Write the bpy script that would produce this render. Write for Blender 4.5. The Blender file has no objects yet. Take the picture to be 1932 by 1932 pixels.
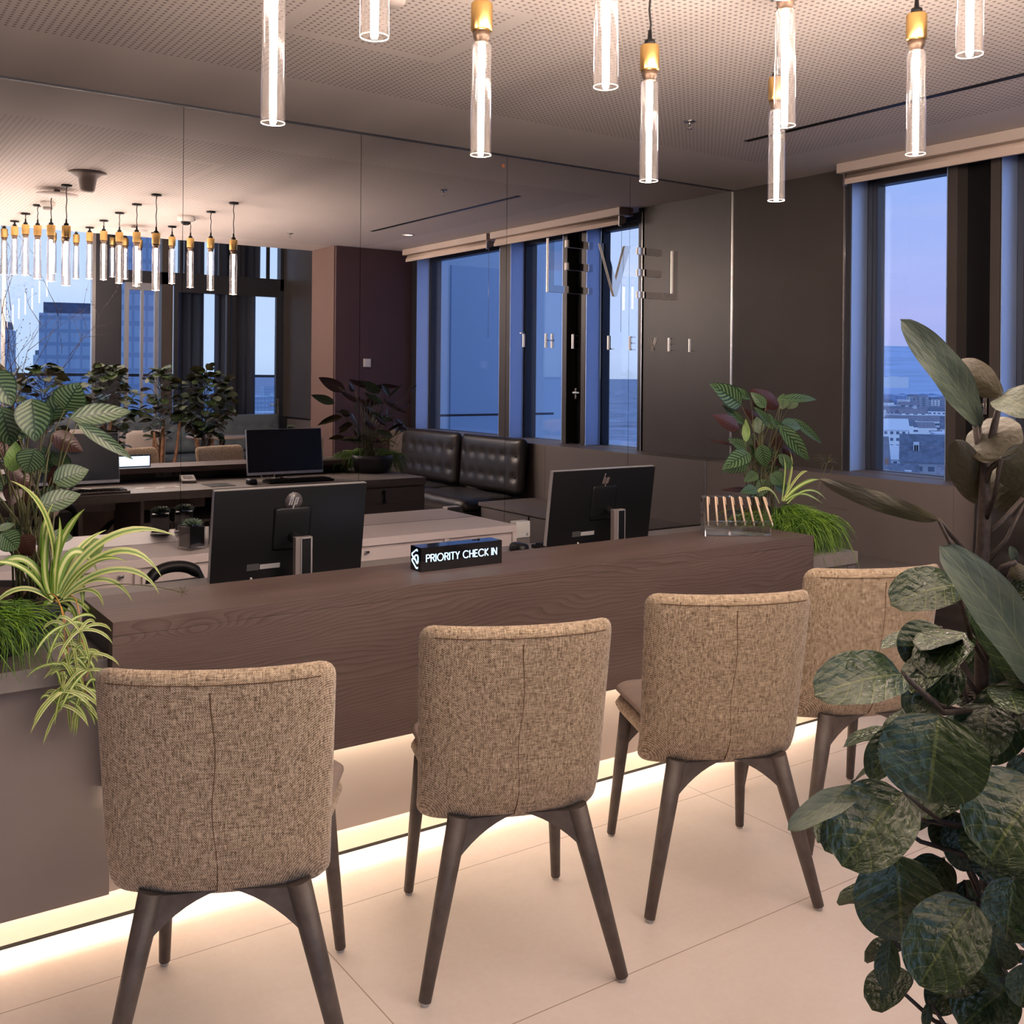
import bpy, bmesh, math, random
from mathutils import Vector, Matrix, noise
random.seed(7)
S = bpy.context.scene
C = S.collection
PI = math.pi
# ------------------------------------------------------------------ camera
TH = math.radians(55.284)
FW = Vector((math.cos(TH), math.sin(TH), 0)); RT = Vector((math.sin(TH), -math.cos(TH), 0)); UP = Vector((0, 0, 1))
FPX = 1942.8; ROLL = math.atan(36 / 4150); CX, CY = 966.0, 708.7
EYE = Vector((0, 0, 1.46))
cd = bpy.data.cameras.new('camera'); cam = bpy.data.objects.new('camera', cd); C.objects.link(cam)
cr, sr = math.cos(ROLL), math.sin(ROLL)
ax = RT * cr + UP * sr; ay = UP * cr - RT * sr; az = -FW
M = Matrix(((ax.x, ay.x, az.x, EYE.x), (ax.y, ay.y, az.y, EYE.y), (ax.z, ay.z, az.z, EYE.z), (0, 0, 0, 1)))
cam.matrix_world = M
cd.sensor_width = 36; cd.sensor_fit = 'HORIZONTAL'; cd.lens = 36 * FPX / 1932
cd.shift_x = 0; cd.shift_y = -(966 - CY) / 1932
cd.clip_start = 0.05; cd.clip_end = 30000
S.camera = cam

# ------------------------------------------------------------------ world: dusk sky
W = bpy.data.worlds.new('dusk_sky'); S.world = W; W.use_nodes = True
wn, wl = W.node_tree.nodes, W.node_tree.links
bgn = wn['Background']
tc = wn.new('ShaderNodeTexCoord'); sp = wn.new('ShaderNodeSeparateXYZ'); wl.new(tc.outputs['Generated'], sp.inputs[0])
rp = wn.new('ShaderNodeValToRGB'); wl.new(sp.outputs['Z'], rp.inputs[0])
e = rp.color_ramp.elements
e[0].position = 0.0; e[0].color = (0.20, 0.27, 0.52, 1)
e[1].position = 1.0; e[1].color = (0.14, 0.28, 0.75, 1)
for p, c in ((0.02, (0.40, 0.46, 0.82, 1)), (0.06, (0.46, 0.50, 0.90, 1)), (0.16, (0.38, 0.50, 0.92, 1)), (0.30, (0.30, 0.54, 0.96, 1)), (0.5, (0.24, 0.45, 0.90, 1))):
    q = rp.color_ramp.elements.new(p); q.color = c
mp = wn.new('ShaderNodeMapping'); mp.inputs['Scale'].default_value = (2.0, 2.0, 14.0); wl.new(tc.outputs['Generated'], mp.inputs[0])
cn = wn.new('ShaderNodeTexNoise'); cn.inputs['Scale'].default_value = 1.6; cn.inputs['Detail'].default_value = 4; wl.new(mp.outputs[0], cn.inputs[0])
cr2 = wn.new('ShaderNodeValToRGB'); cr2.color_ramp.elements[0].position = .42; cr2.color_ramp.elements[1].position = .7
cr2.color_ramp.elements[0].color = (0, 0, 0, 1); cr2.color_ramp.elements[1].color = (.45, .45, .45, 1)
wl.new(cn.outputs[0], cr2.inputs[0])
mx = wn.new('ShaderNodeMixRGB'); wl.new(cr2.outputs[0], mx.inputs[0]); wl.new(rp.outputs[0], mx.inputs[1]); mx.inputs[2].default_value = (0.60, 0.56, 0.84, 1)
# the side of the sky behind the camera (west) is brighter
sm = wn.new('ShaderNodeMath'); sm.operation = 'MULTIPLY_ADD'; wl.new(sp.outputs['Y'], sm.inputs[0]); sm.inputs[1].default_value = -0.25; sm.inputs[2].default_value = .82
wc_ = wn.new('ShaderNodeMath'); wc_.operation = 'MULTIPLY'; wc_.use_clamp = True; wl.new(sp.outputs['Y'], wc_.inputs[0]); wc_.inputs[1].default_value = -0.75
mw = wn.new('ShaderNodeMixRGB'); wl.new(wc_.outputs[0], mw.inputs[0]); wl.new(mx.outputs[0], mw.inputs[1]); mw.inputs[2].default_value = (0.50, 0.66, 0.80, 1)
wl.new(mw.outputs[0], bgn.inputs[0]); wl.new(sm.outputs[0], bgn.inputs[1])

S.view_settings.view_transform = 'Standard'; S.view_settings.look = 'None'
S.view_settings.gamma = 1; S.view_settings.use_curve_mapping = False
S.view_settings.exposure = 0.72
S.cycles.use_denoising = True
S.cycles.max_bounces = 9; S.cycles.diffuse_bounces = 4; S.cycles.glossy_bounces = 6
S.cycles.transmission_bounces = 6; S.cycles.transparent_max_bounces = 24
S.cycles.caustics_reflective = False; S.cycles.caustics_refractive = False
S.cycles.sample_clamp_indirect = 6
S.cycles.use_adaptive_sampling = True; S.cycles.adaptive_threshold = 0.015
PEND = 185.0      # strength of the pendant rods
LED = 26.0       # strength of the strips under the counter
D = 4.98         # mirror plane
CE = 2.752       # ceiling height

# ------------------------------------------------------------------ helpers
def pt(u, v, d):
    """a point at depth d seen at pixel (u, v)"""
    x, y = u - CX, v - CY
    X = x * cr + y * sr; Y = -x * sr + y * cr
    return EYE + (FW + RT * (X / FPX) - UP * (Y / FPX)) * d
def ptY(u, v, y):
    p = pt(u, v, 1) - EYE
    return EYE + p * (y / p.y)
def obj(name, bm, mat, parent=None, smooth=False, loc=None):
    me = bpy.data.meshes.new(name)
    bm.normal_update(); bm.to_mesh(me); bm.free()
    if mat is not None:
        for m_ in (mat if isinstance(mat, (list, tuple)) else [mat]): me.materials.append(m_)
    if smooth:
        me.polygons.foreach_set('use_smooth', [True] * len(me.polygons))
        if smooth != 'all':
            try: me.set_sharp_from_angle(angle=math.radians(smooth if not isinstance(smooth, bool) else 40))
            except Exception: pass
    o = bpy.data.objects.new(name, me); C.objects.link(o)
    if parent is not None: o.parent = parent
    if loc is not None: o.location = loc
    return o
def thing(name, label, cat, loc=(0, 0, 0), rz=0, group=None):
    o = bpy.data.objects.new(name, None); C.objects.link(o); o.empty_display_size = .1
    o.location = loc; o.rotation_euler = (0, 0, rz); o['label'] = label; o['category'] = cat
    if group: o['group'] = group
    return o
def tag(o, label, cat, group=None):
    o['label'] = label; o['category'] = cat
    if group: o['group'] = group
    return o
def struct(name, bm, m, label=None, parent=None, smooth=False):
    o = obj(name, bm, m, parent, smooth)
    if parent is None:
        o['kind'] = 'structure'
        if label: o['label'] = label
    return o
def dup(root, loc, rz=None, label=None, group=None):
    r = root.copy(); C.objects.link(r); r.location = loc
    if rz is not None: r.rotation_euler = (0, 0, rz)
    if label: r['label'] = label
    if group: r['group'] = group
    for ch in list(root.children):
        c = ch.copy(); C.objects.link(c); c.parent = r
        for g in list(ch.children):
            d_ = g.copy(); C.objects.link(d_); d_.parent = c
    return r
def box(bm, x0, x1, y0, y1, z0, z1, bev=0.0, mi=0, seg=2):
    g = bmesh.ops.create_cube(bm, size=1)
    vs = g['verts']
    for v in vs:
        v.co = Vector((x0 + (v.co.x + .5) * (x1 - x0), y0 + (v.co.y + .5) * (y1 - y0), z0 + (v.co.z + .5) * (z1 - z0)))
    fs = list({f for v in vs for f in v.link_faces})
    for f in fs: f.material_index = mi
    if bev > 0:
        es = list({e_ for v in vs for e_ in v.link_edges})
        r = bmesh.ops.bevel(bm, geom=es, offset=bev, segments=seg, affect='EDGES', profile=.7)
        for f in r['faces']: f.material_index = mi
    return vs
def B(x0, x1, y0, y1, z0, z1, bev=0.0, bm=None):
    bm = bm or bmesh.new(); box(bm, x0, x1, y0, y1, z0, z1, bev); return bm
def frame_of(d):
    d = d.normalized(); a = Vector((0, 0, 1)) if abs(d.z) < .9 else Vector((1, 0, 0))
    u = d.cross(a).normalized(); return u, d.cross(u).normalized()
def tube(bm, pts, rad, n=8, cap=True, mi=0):
    pts = [Vector(p) for p in pts]; rads = rad if isinstance(rad, (list, tuple)) else [rad] * len(pts)
    rings = []; u = None
    for i, p in enumerate(pts):
        t = (pts[min(i + 1, len(pts) - 1)] - pts[max(i - 1, 0)])
        if t.length < 1e-9: t = Vector((0, 0, 1))
        t.normalize()
        if u is None: u, w = frame_of(t)
        else:
            u = (u - t * u.dot(t)); u = u.normalized() if u.length > 1e-6 else frame_of(t)[0]
        w = t.cross(u)
        rings.append([bm.verts.new(p + (u * math.cos(2 * PI * k / n) + w * math.sin(2 * PI * k / n)) * rads[i]) for k in range(n)])
    for a, b in zip(rings, rings[1:]):
        for k in range(n):
            f = bm.faces.new((a[k], a[(k + 1) % n], b[(k + 1) % n], b[k])); f.smooth = True; f.material_index = mi
    if cap:
        for r_, fl in ((rings[0], True), (rings[-1], False)):
            f = bm.faces.new(list(reversed(r_)) if fl else r_); f.material_index = mi
    return bm
def lathe(bm, prof, n=32, c=(0, 0, 0), close=False, mi=0):
    c = Vector(c); rings = []
    for r, z in prof:
        if r < 1e-6: rings.append([bm.verts.new(c + Vector((0, 0, z)))])
        else: rings.append([bm.verts.new(c + Vector((r * math.cos(2 * PI * k / n), r * math.sin(2 * PI * k / n), z))) for k in range(n)])
    prs = list(zip(rings, rings[1:]))
    if close: prs.append((rings[-1], rings[0]))
    for a, b in prs:
        for k in range(n):
            va = [a[0]] if len(a) == 1 else [a[k], a[(k + 1) % n]]
            vb = [b[0]] if len(b) == 1 else [b[(k + 1) % n], b[k]]
            if len(va) + len(vb) < 3: continue
            f = bm.faces.new(va + vb); f.smooth = True; f.material_index = mi
    return bm
def prism(bm, poly, y0, y1, axis='y', mi=0):
    """polygon in a plane extruded along the axis"""
    def P(a, b, t):
        return {'y': Vector((a, t, b)), 'x': Vector((t, a, b)), 'z': Vector((a, b, t))}[axis]
    A = [bm.verts.new(P(a, b, y0)) for a, b in poly]; Bv = [bm.verts.new(P(a, b, y1)) for a, b in poly]
    n = len(poly)
    fs = [bm.faces.new(A), bm.faces.new(list(reversed(Bv)))]
    for k in range(n): fs.append(bm.faces.new((A[(k + 1) % n], A[k], Bv[k], Bv[(k + 1) % n])))
    for f in fs: f.material_index = mi
    bmesh.ops.recalc_face_normals(bm, faces=fs)
    return bm
def cushion(bm, W_, H_, T, R, n=16, bend=None, ex=8.0, mi=0):
    """rounded slab in the local XZ plane, thickness along Y; bend(x, z, side) -> (dx, dy, dz)"""
    front = {}; back = {}
    for side, store in ((1, front), (-1, back)):
        for i in range(n + 1):
            for j in range(n + 1):
                a = -1 + 2 * i / n; b = -1 + 2 * j / n
                # denser near the rim
                a = math.copysign(1 - (1 - abs(a)) ** 1.5, a); b = math.copysign(1 - (1 - abs(b)) ** 1.5, b)
                m = max(abs(a), abs(b))
                if m < 1e-9: q = Vector((0, 0))
                else:
                    qx, qz = a / m * W_ / 2, b / m * H_ / 2
                    ix = max(-(W_ / 2 - R), min(W_ / 2 - R, qx)); iz = max(-(H_ / 2 - R), min(H_ / 2 - R, qz))
                    dx, dz = qx - ix, qz - iz
                    L = math.hypot(dx, dz)
                    if L > R: dx, dz = dx / L * R, dz / L * R
                    q = Vector((ix + dx, iz + dz)) * m
                th = T / 2 * math.sqrt(max(0, 1 - m ** ex))
                rim = (i in (0, n) or j in (0, n))
                if rim and side == -1: store[i, j] = front[i, j]; continue
                x, y, z = q.x, side * th, q.y
                if bend:
                    d_ = bend(x, z, side); x += d_[0]; y += d_[1]; z += d_[2]
                store[i, j] = bm.verts.new((x, y, z))
    for i in range(n):
        for j in range(n):
            for store, fl in ((front, True), (back, False)):
                q = [store[i, j], store[i + 1, j], store[i + 1, j + 1], store[i, j + 1]]
                if fl: q.reverse()
                if len(set(q)) == 4:
                    f = bm.faces.new(q); f.smooth = True; f.material_index = mi
    return bm
def xf(bm, Mx, start=0):
    bmesh.ops.transform(bm, matrix=Mx, verts=[v for i, v in enumerate(bm.verts) if i >= start])
STROKES = {
 'P': [[(0, 0), (0, 1), (.38, 1), (.52, .93), (.56, .77), (.52, .6), (.38, .52), (0, .52)]],
 'R': [[(0, 0), (0, 1), (.36, 1), (.5, .93), (.54, .77), (.5, .6), (.36, .52), (0, .52)], [(.28, .52), (.58, 0)]],
 'I': [[(0, 0), (0, 1)]],
 'O': [[(.5 + .5 * math.cos(t * PI / 10), .5 + .52 * math.sin(t * PI / 10)) for t in range(21)]],
 'T': [[(0, 1), (.56, 1)], [(.28, 1), (.28, 0)]],
 'Y': [[(0, 1), (.3, .48), (.6, 1)], [(.3, .48), (.3, 0)]],
 'C': [[(.52 + .5 * math.cos((45 + t * 27) * PI / 180), .5 + .52 * math.sin((45 + t * 27) * PI / 180)) for t in range(11)]],
 'H': [[(0, 0), (0, 1)], [(.6, 0), (.6, 1)], [(0, .52), (.6, .52)]],
 'E': [[(.46, 1), (0, 1), (0, 0), (.46, 0)], [(0, .52), (.42, .52)]],
 'K': [[(0, 0), (0, 1)], [(.52, 1), (.04, .5), (.56, 0)]],
 'N': [[(0, 0), (0, 1), (.62, 0), (.62, 1)]],
 'L': [[(0, 1), (0, 0), (.42, 0)]],
 'V': [[(0, 1), (.3, 0), (.6, 1)]],
}
ADV = {'P': .74, 'R': .78, 'I': .26, 'O': 1.22, 'T': .76, 'Y': .80, 'C': 1.12, 'H': .84, 'E': .66, 'K': .74, 'N': .80, 'L': .6, 'V': .78, ' ': .42}
def stroke(bm, line, w, t0, t1, M_, mi=0):
    """flat ribbon along a 2-D polyline (x,z), between depths t0 and t1"""
    for (a, b) in zip(line, line[1:]):
        a = Vector(a); b = Vector(b); d_ = (b - a)
        if d_.length < 1e-9: continue
        d_.normalize(); nrm = Vector((-d_.y, d_.x)) * w / 2; a2 = a - d_ * w * .35; b2 = b + d_ * w * .35
        poly = [a2 - nrm, b2 - nrm, b2 + nrm, a2 + nrm]
        vs = [bm.verts.new(M_ @ Vector((p.x, t, p.y))) for t in (t0, t1) for p in poly]
        fs = []
        for q in ((0, 1, 2, 3), (7, 6, 5, 4), (0, 4, 5, 1), (1, 5, 6, 2), (2, 6, 7, 3), (3, 7, 4, 0)):
            f = bm.faces.new([vs[k] for k in q]); f.material_index = mi; fs.append(f)
        bmesh.ops.recalc_face_normals(bm, faces=fs)
def write(bm, text, h, w, t0, t1, M_, total=None):
    x = 0; track = 1.0
    if total: track = total / (h * sum(ADV[c] for c in text))
    for ch in text:
        for line in STROKES.get(ch, []):
            stroke(bm, [(x + a * h, b * h) for a, b in line], w, t0, t1, M_)
        x += ADV[ch] * h * track
    return x
# ------------------------------------------------------------------ materials
def nt(name):
    m = bpy.data.materials.new(name); m.use_nodes = True
    return m, m.node_tree.nodes, m.node_tree.links, m.node_tree.nodes['Principled BSDF']
def mat(name, col, rough=.5, metal=0.0, spec=.5, var=0.0, scale=20, bump=0.0, bscale=200, emis=None, est=0, coat=0, alpha=None):
    m, n, l, b = nt(name)
    b.inputs['Base Color'].default_value = (*col, 1); b.inputs['Roughness'].default_value = rough
    b.inputs['Metallic'].default_value = metal; b.inputs['Specular IOR Level'].default_value = spec
    if coat: b.inputs['Coat Weight'].default_value = coat
    if emis: b.inputs['Emission Color'].default_value = (*emis, 1); b.inputs['Emission Strength'].default_value = est
    if var or bump:
        t = n.new('ShaderNodeTexCoord')
    if var:
        q = n.new('ShaderNodeTexNoise'); q.inputs['Scale'].default_value = scale; q.inputs['Detail'].default_value = 6; l.new(t.outputs['Object'], q.inputs[0])
        r = n.new('ShaderNodeValToRGB'); l.new(q.outputs[0], r.inputs[0])
        r.color_ramp.elements[0].position = .3; r.color_ramp.elements[1].position = .7
        r.color_ramp.elements[0].color = (*[max(0, c * (1 - var)) for c in col], 1); r.color_ramp.elements[1].color = (*[min(1, c * (1 + var)) for c in col], 1)
        l.new(r.outputs[0], b.inputs['Base Color'])
    if bump:
        q = n.new('ShaderNodeTexNoise'); q.inputs['Scale'].default_value = bscale; q.inputs['Detail'].default_value = 4; l.new(t.outputs['Object'], q.inputs[0])
        bp = n.new('ShaderNodeBump'); bp.inputs['Strength'].default_value = bump; bp.inputs['Distance'].default_value = .004
        l.new(q.outputs[0], bp.inputs['Height']); l.new(bp.outputs[0], b.inputs['Normal'])
    return m
def emit(name, col, st):
    m = bpy.data.materials.new(name); m.use_nodes = True; n, l = m.node_tree.nodes, m.node_tree.links
    n.remove(n['Principled BSDF']); e_ = n.new('ShaderNodeEmission'); e_.inputs[0].default_value = (*col, 1); e_.inputs[1].default_value = st
    l.new(e_.outputs[0], n['Material Output'].inputs[0]); return m
def clear(name, tint=(1, 1, 1), base=.04, edge=.9, rough=.0, power=3.0):
    """clear sheet: lets light straight through and reflects more at glancing angles"""
    m = bpy.data.materials.new(name); m.use_nodes = True; n, l = m.node_tree.nodes, m.node_tree.links
    n.remove(n['Principled BSDF'])
    tr = n.new('ShaderNodeBsdfTransparent'); tr.inputs[0].default_value = (*tint, 1)
    gl = n.new('ShaderNodeBsdfGlossy'); gl.inputs['Roughness'].default_value = rough; gl.inputs[0].default_value = (1, 1, 1, 1)
    lw = n.new('ShaderNodeLayerWeight'); lw.inputs[0].default_value = .5
    pw = n.new('ShaderNodeMath'); pw.operation = 'POWER'; l.new(lw.outputs['Facing'], pw.inputs[0]); pw.inputs[1].default_value = power
    ma = n.new('ShaderNodeMath'); ma.operation = 'MULTIPLY_ADD'; l.new(pw.outputs[0], ma.inputs[0]); ma.inputs[1].default_value = edge - base; ma.inputs[2].default_value = base
    mx_ = n.new('ShaderNodeMixShader'); l.new(ma.outputs[0], mx_.inputs[0]); l.new(tr.outputs[0], mx_.inputs[1]); l.new(gl.outputs[0], mx_.inputs[2])
    l.new(mx_.outputs[0], n['Material Output'].inputs[0]); return m
def hazy(name, tint, base, edge, rough, power):
    m = clear(name, tint, base, edge, rough, power); n, l = m.node_tree.nodes, m.node_tree.links
    out = n['Material Output']; s0 = out.inputs[0].links[0].from_socket
    tl = n.new('ShaderNodeBsdfTranslucent'); tl.inputs[0].default_value = (.9, .88, .88, 1)
    ms = n.new('ShaderNodeMixShader'); ms.inputs[0].default_value = .0016; l.new(s0, ms.inputs[1]); l.new(tl.outputs[0], ms.inputs[2]); l.new(ms.outputs[0], out.inputs[0]); return m
def math_(n, l, op, a, b=None, c=None):
    q = n.new('ShaderNodeMath'); q.operation = op
    for i, v in enumerate((a, b, c)):
        if v is None: continue
        if isinstance(v, (int, float)): q.inputs[i].default_value = v
        else: l.new(v, q.inputs[i])
    return q.outputs[0]

# perforated acoustic ceiling: small round holes on a grid with plain margins
def ceiling_mat():
    m, n, l, b = nt('perforated_plaster')
    t = n.new('ShaderNodeTexCoord'); s = n.new('ShaderNodeSeparateXYZ'); l.new(t.outputs['Object'], s.inputs[0])
    P = .0278
    fx = math_(n, l, 'SUBTRACT', math_(n, l, 'FRACT', math_(n, l, 'MULTIPLY', s.outputs[0], 1 / P)), .5)
    fy = math_(n, l, 'SUBTRACT', math_(n, l, 'FRACT', math_(n, l, 'MULTIPLY', s.outputs[1], 1 / P)), .5)
    r2 = math_(n, l, 'ADD', math_(n, l, 'MULTIPLY', fx, fx), math_(n, l, 'MULTIPLY', fy, fy))
    hole = math_(n, l, 'LESS_THAN', r2, .052)
    def band(o, a, bb):
        return math_(n, l, 'MULTIPLY', math_(n, l, 'GREATER_THAN', o, a), math_(n, l, 'LESS_THAN', o, bb))
    zone = math_(n, l, 'MULTIPLY', band(s.outputs[1], .35, 4.25), band(s.outputs[0], -2.6, 4.72))
    def rect_margin(x0, x1, y0, y1, w):
        o_ = math_(n, l, 'MULTIPLY', band(s.outputs[0], x0 - w, x1 + w), band(s.outputs[1], y0 - w, y1 + w))
        i_ = math_(n, l, 'MULTIPLY', band(s.outputs[0], x0 + .012, x1 - .012), band(s.outputs[1], y0 + .012, y1 - .012))
        return math_(n, l, 'SUBTRACT', o_, i_)
    frm = rect_margin(1.48, 2.13, 3.03, 3.65, .04)
    m1 = math_(n, l, 'MULTIPLY', hole, math_(n, l, 'MULTIPLY', zone, math_(n, l, 'SUBTRACT', 1.0, frm)))
    mixc = n.new('ShaderNodeMixRGB'); l.new(m1, mixc.inputs[0]); mixc.inputs[1].default_value = (.66, .60, .565, 1); mixc.inputs[2].default_value = (.27, .235, .22, 1)
    l.new(mixc.outputs[0], b.inputs['Base Color']); b.inputs['Roughness'].default_value = .85; b.inputs['Specular IOR Level'].default_value = .2
    return m
def floor_mat():
    m, n, l, b = nt('large_stone_tiles')
    t = n.new('ShaderNodeTexCoord'); s = n.new('ShaderNodeSeparateXYZ'); l.new(t.outputs['Object'], s.inputs[0])
    def line(o, off, pitch, w):
        f = math_(n, l, 'FRACT', math_(n, l, 'MULTIPLY', math_(n, l, 'SUBTRACT', o, off - w), 1 / pitch))
        return math_(n, l, 'LESS_THAN', f, 2 * w / pitch)
    g = math_(n, l, 'MAXIMUM', line(s.outputs[0], 1.11, 1.51, .0016), line(s.outputs[1], 2.578, .68, .0016))
    q = n.new('ShaderNodeTexNoise'); q.inputs['Scale'].default_value = 2.3; q.inputs['Detail'].default_value = 8; q.inputs['Roughness'].default_value = .62; q.inputs['Distortion'].default_value = .4
    l.new(t.outputs['Object'], q.inputs[0])
    r = n.new('ShaderNodeValToRGB'); l.new(q.outputs[0], r.inputs[0])
    r.color_ramp.elements[0].position = .3; r.color_ramp.elements[0].color = (.74, .655, .595, 1)
    r.color_ramp.elements[1].position = .72; r.color_ramp.elements[1].color = (.84, .765, .71, 1)
    q2 = n.new('ShaderNodeTexNoise'); q2.inputs['Scale'].default_value = 60; q2.inputs['Detail'].default_value = 3; l.new(t.outputs['Object'], q2.inputs[0])
    mm = n.new('ShaderNodeMixRGB'); mm.blend_type = 'OVERLAY'; mm.inputs[0].default_value = .12; l.new(r.outputs[0], mm.inputs[1]); l.new(q2.outputs[0], mm.inputs[2])
    mx_ = n.new('ShaderNodeMixRGB'); l.new(g, mx_.inputs[0]); l.new(mm.outputs[0], mx_.inputs[1]); mx_.inputs[2].default_value = (.40, .32, .27, 1)
    l.new(mx_.outputs[0], b.inputs['Base Color'])
    rr = n.new('ShaderNodeMapRange'); l.new(q.outputs[0], rr.inputs[0]); rr.inputs[3].default_value = .38; rr.inputs[4].default_value = .55; l.new(rr.outputs[0], b.inputs['Roughness'])
    b.inputs['Specular IOR Level'].default_value = .35
    return m
def wood_mat(name='dark_larch', axis=0, c0=(.060, .040, .034), c1=(.150, .106, .093), rough=.5):
    m, n, l, b = nt(name)
    t = n.new('ShaderNodeTexCoord')
    nz = n.new('ShaderNodeTexNoise'); nz.inputs['Scale'].default_value = 1.0; nz.inputs['Detail'].default_value = 3
    mp_ = n.new('ShaderNodeMapping'); mp_.inputs['Scale'].default_value = (.85, 3, 3.6) if axis == 0 else (5, 1.6, 5); l.new(t.outputs['Object'], mp_.inputs[0]); l.new(mp_.outputs[0], nz.inputs[0])
    # growth rings: distorted bands of height
    s = n.new('ShaderNodeSeparateXYZ'); l.new(t.outputs['Object'], s.inputs[0])
    base = math_(n, l, 'ADD', math_(n, l, 'MULTIPLY', s.outputs[2], 85.0), math_(n, l, 'MULTIPLY', s.outputs[1], 85.0))
    ph = math_(n, l, 'ADD', base, math_(n, l, 'MULTIPLY', nz.outputs[0], 24.0))
    # knots pull the rings around them
    vo = n.new('ShaderNodeTexVoronoi'); vo.inputs['Scale'].default_value = 1.0
    mk = n.new('ShaderNodeMapping'); mk.inputs['Scale'].default_value = (2.2, 1.0, 4.6); mk.inputs['Location'].default_value = (.3, .2, .1); l.new(t.outputs['Object'], mk.inputs[0]); l.new(mk.outputs[0], vo.inputs[0])
    kn = math_(n, l, 'POWER', math_(n, l, 'SUBTRACT', 1.0, math_(n, l, 'MINIMUM', math_(n, l, 'MULTIPLY', vo.outputs['Distance'], 2.6), 1.0)), 2.0)
    ph = math_(n, l, 'ADD', ph, math_(n, l, 'MULTIPLY', kn, 11.0))
    wv = math_(n, l, 'FRACT', ph)
    wv = math_(n, l, 'POWER', wv, 2.5)
    fine = n.new('ShaderNodeTexNoise'); fine.inputs['Scale'].default_value = 1.0; fine.inputs['Detail'].default_value = 5
    mf = n.new('ShaderNodeMapping'); mf.inputs['Scale'].default_value = (9, 260, 260) if axis == 0 else (260, 9, 260); l.new(t.outputs['Object'], mf.inputs[0]); l.new(mf.outputs[0], fine.inputs[0])
    broad = n.new('ShaderNodeTexNoise'); broad.inputs['Scale'].default_value = 1; mb = n.new('ShaderNodeMapping'); mb.inputs['Scale'].default_value = (1.2, 7, 7); l.new(t.outputs['Object'], mb.inputs[0]); l.new(mb.outputs[0], broad.inputs[0])
    v = math_(n, l, 'ADD', math_(n, l, 'MULTIPLY', wv, -.34), math_(n, l, 'ADD', math_(n, l, 'MULTIPLY', fine.outputs[0], .5), math_(n, l, 'MULTIPLY', broad.outputs[0], .55)))
    r = n.new('ShaderNodeValToRGB'); l.new(v, r.inputs[0])
    r.color_ramp.elements[0].position = .1; r.color_ramp.elements[0].color = (*c0, 1)
    r.color_ramp.elements[1].position = .75; r.color_ramp.elements[1].color = (*c1, 1)
    dk = n.new('ShaderNodeMixRGB'); kd = math_(n, l, 'GREATER_THAN', kn, .80); l.new(math_(n, l, 'MULTIPLY', kd, .6), dk.inputs[0]); l.new(r.outputs[0], dk.inputs[1]); dk.inputs[2].default_value = (.03, .018, .014, 1)
    l.new(dk.outputs[0], b.inputs['Base Color']); b.inputs['Roughness'].default_value = rough; b.inputs['Specular IOR Level'].default_value = .4
    bp = n.new('ShaderNodeBump'); bp.inputs['Strength'].default_value = .25; bp.inputs['Distance'].default_value = .002; l.new(v, bp.inputs['Height']); l.new(bp.outputs[0], b.inputs['Normal'])
    return m
def weave_mat(name, c0, c1, c2):
    m, n, l, b = nt(name)
    t = n.new('ShaderNodeTexCoord'); s = n.new('ShaderNodeSeparateXYZ'); l.new(t.outputs['Object'], s.inputs[0])
    u = math_(n, l, 'ADD', s.outputs[0], 0.0)
    P = .0044
    w = math_(n, l, 'ADD', s.outputs[2], math_(n, l, 'MULTIPLY', s.outputs[1], .9))
    sx = math_(n, l, 'SINE', math_(n, l, 'MULTIPLY', u, 2 * PI / P)); sz = math_(n, l, 'SINE', math_(n, l, 'MULTIPLY', w, 2 * PI / P))
    wv = math_(n, l, 'MULTIPLY', sx, sz)
    def streak(sc, seed):
        q = n.new('ShaderNodeTexNoise'); q.inputs['Scale'].default_value = 1; q.inputs['Detail'].default_value = 4; q.inputs['Roughness'].default_value = .7
        mm = n.new('ShaderNodeMapping'); mm.inputs['Scale'].default_value = sc; mm.inputs['Location'].default_value = (seed, 0, 0); l.new(t.outputs['Object'], mm.inputs[0]); l.new(mm.outputs[0], q.inputs[0]); return q.outputs[0]
    a = streak((480, 70, 60), 0); h = streak((48, 340, 480), 5)
    tot = math_(n, l, 'ADD', math_(n, l, 'MULTIPLY', wv, .115), math_(n, l, 'ADD', math_(n, l, 'MULTIPLY', a, .55), math_(n, l, 'MULTIPLY', h, .5)))
    r = n.new('ShaderNodeValToRGB'); l.new(tot, r.inputs[0])
    r.color_ramp.elements[0].position = .41; r.color_ramp.elements[0].color = (*c0, 1)
    r.color_ramp.elements[1].position = .65; r.color_ramp.elements[1].color = (*c2, 1)
    q = r.color_ramp.elements.new(.5); q.color = (*c1, 1)
    l.new(r.outputs[0], b.inputs['Base Color']); b.inputs['Roughness'].default_value = .9; b.inputs['Specular IOR Level'].default_value = .15
    b.inputs['Sheen Weight'].default_value = .25; b.inputs['Sheen Roughness'].default_value = .5
    bp = n.new('ShaderNodeBump'); bp.inputs['Strength'].default_value = .5; bp.inputs['Distance'].default_value = .0015; l.new(tot, bp.inputs['Height']); l.new(bp.outputs[0], b.inputs['Normal'])
    return m
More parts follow.
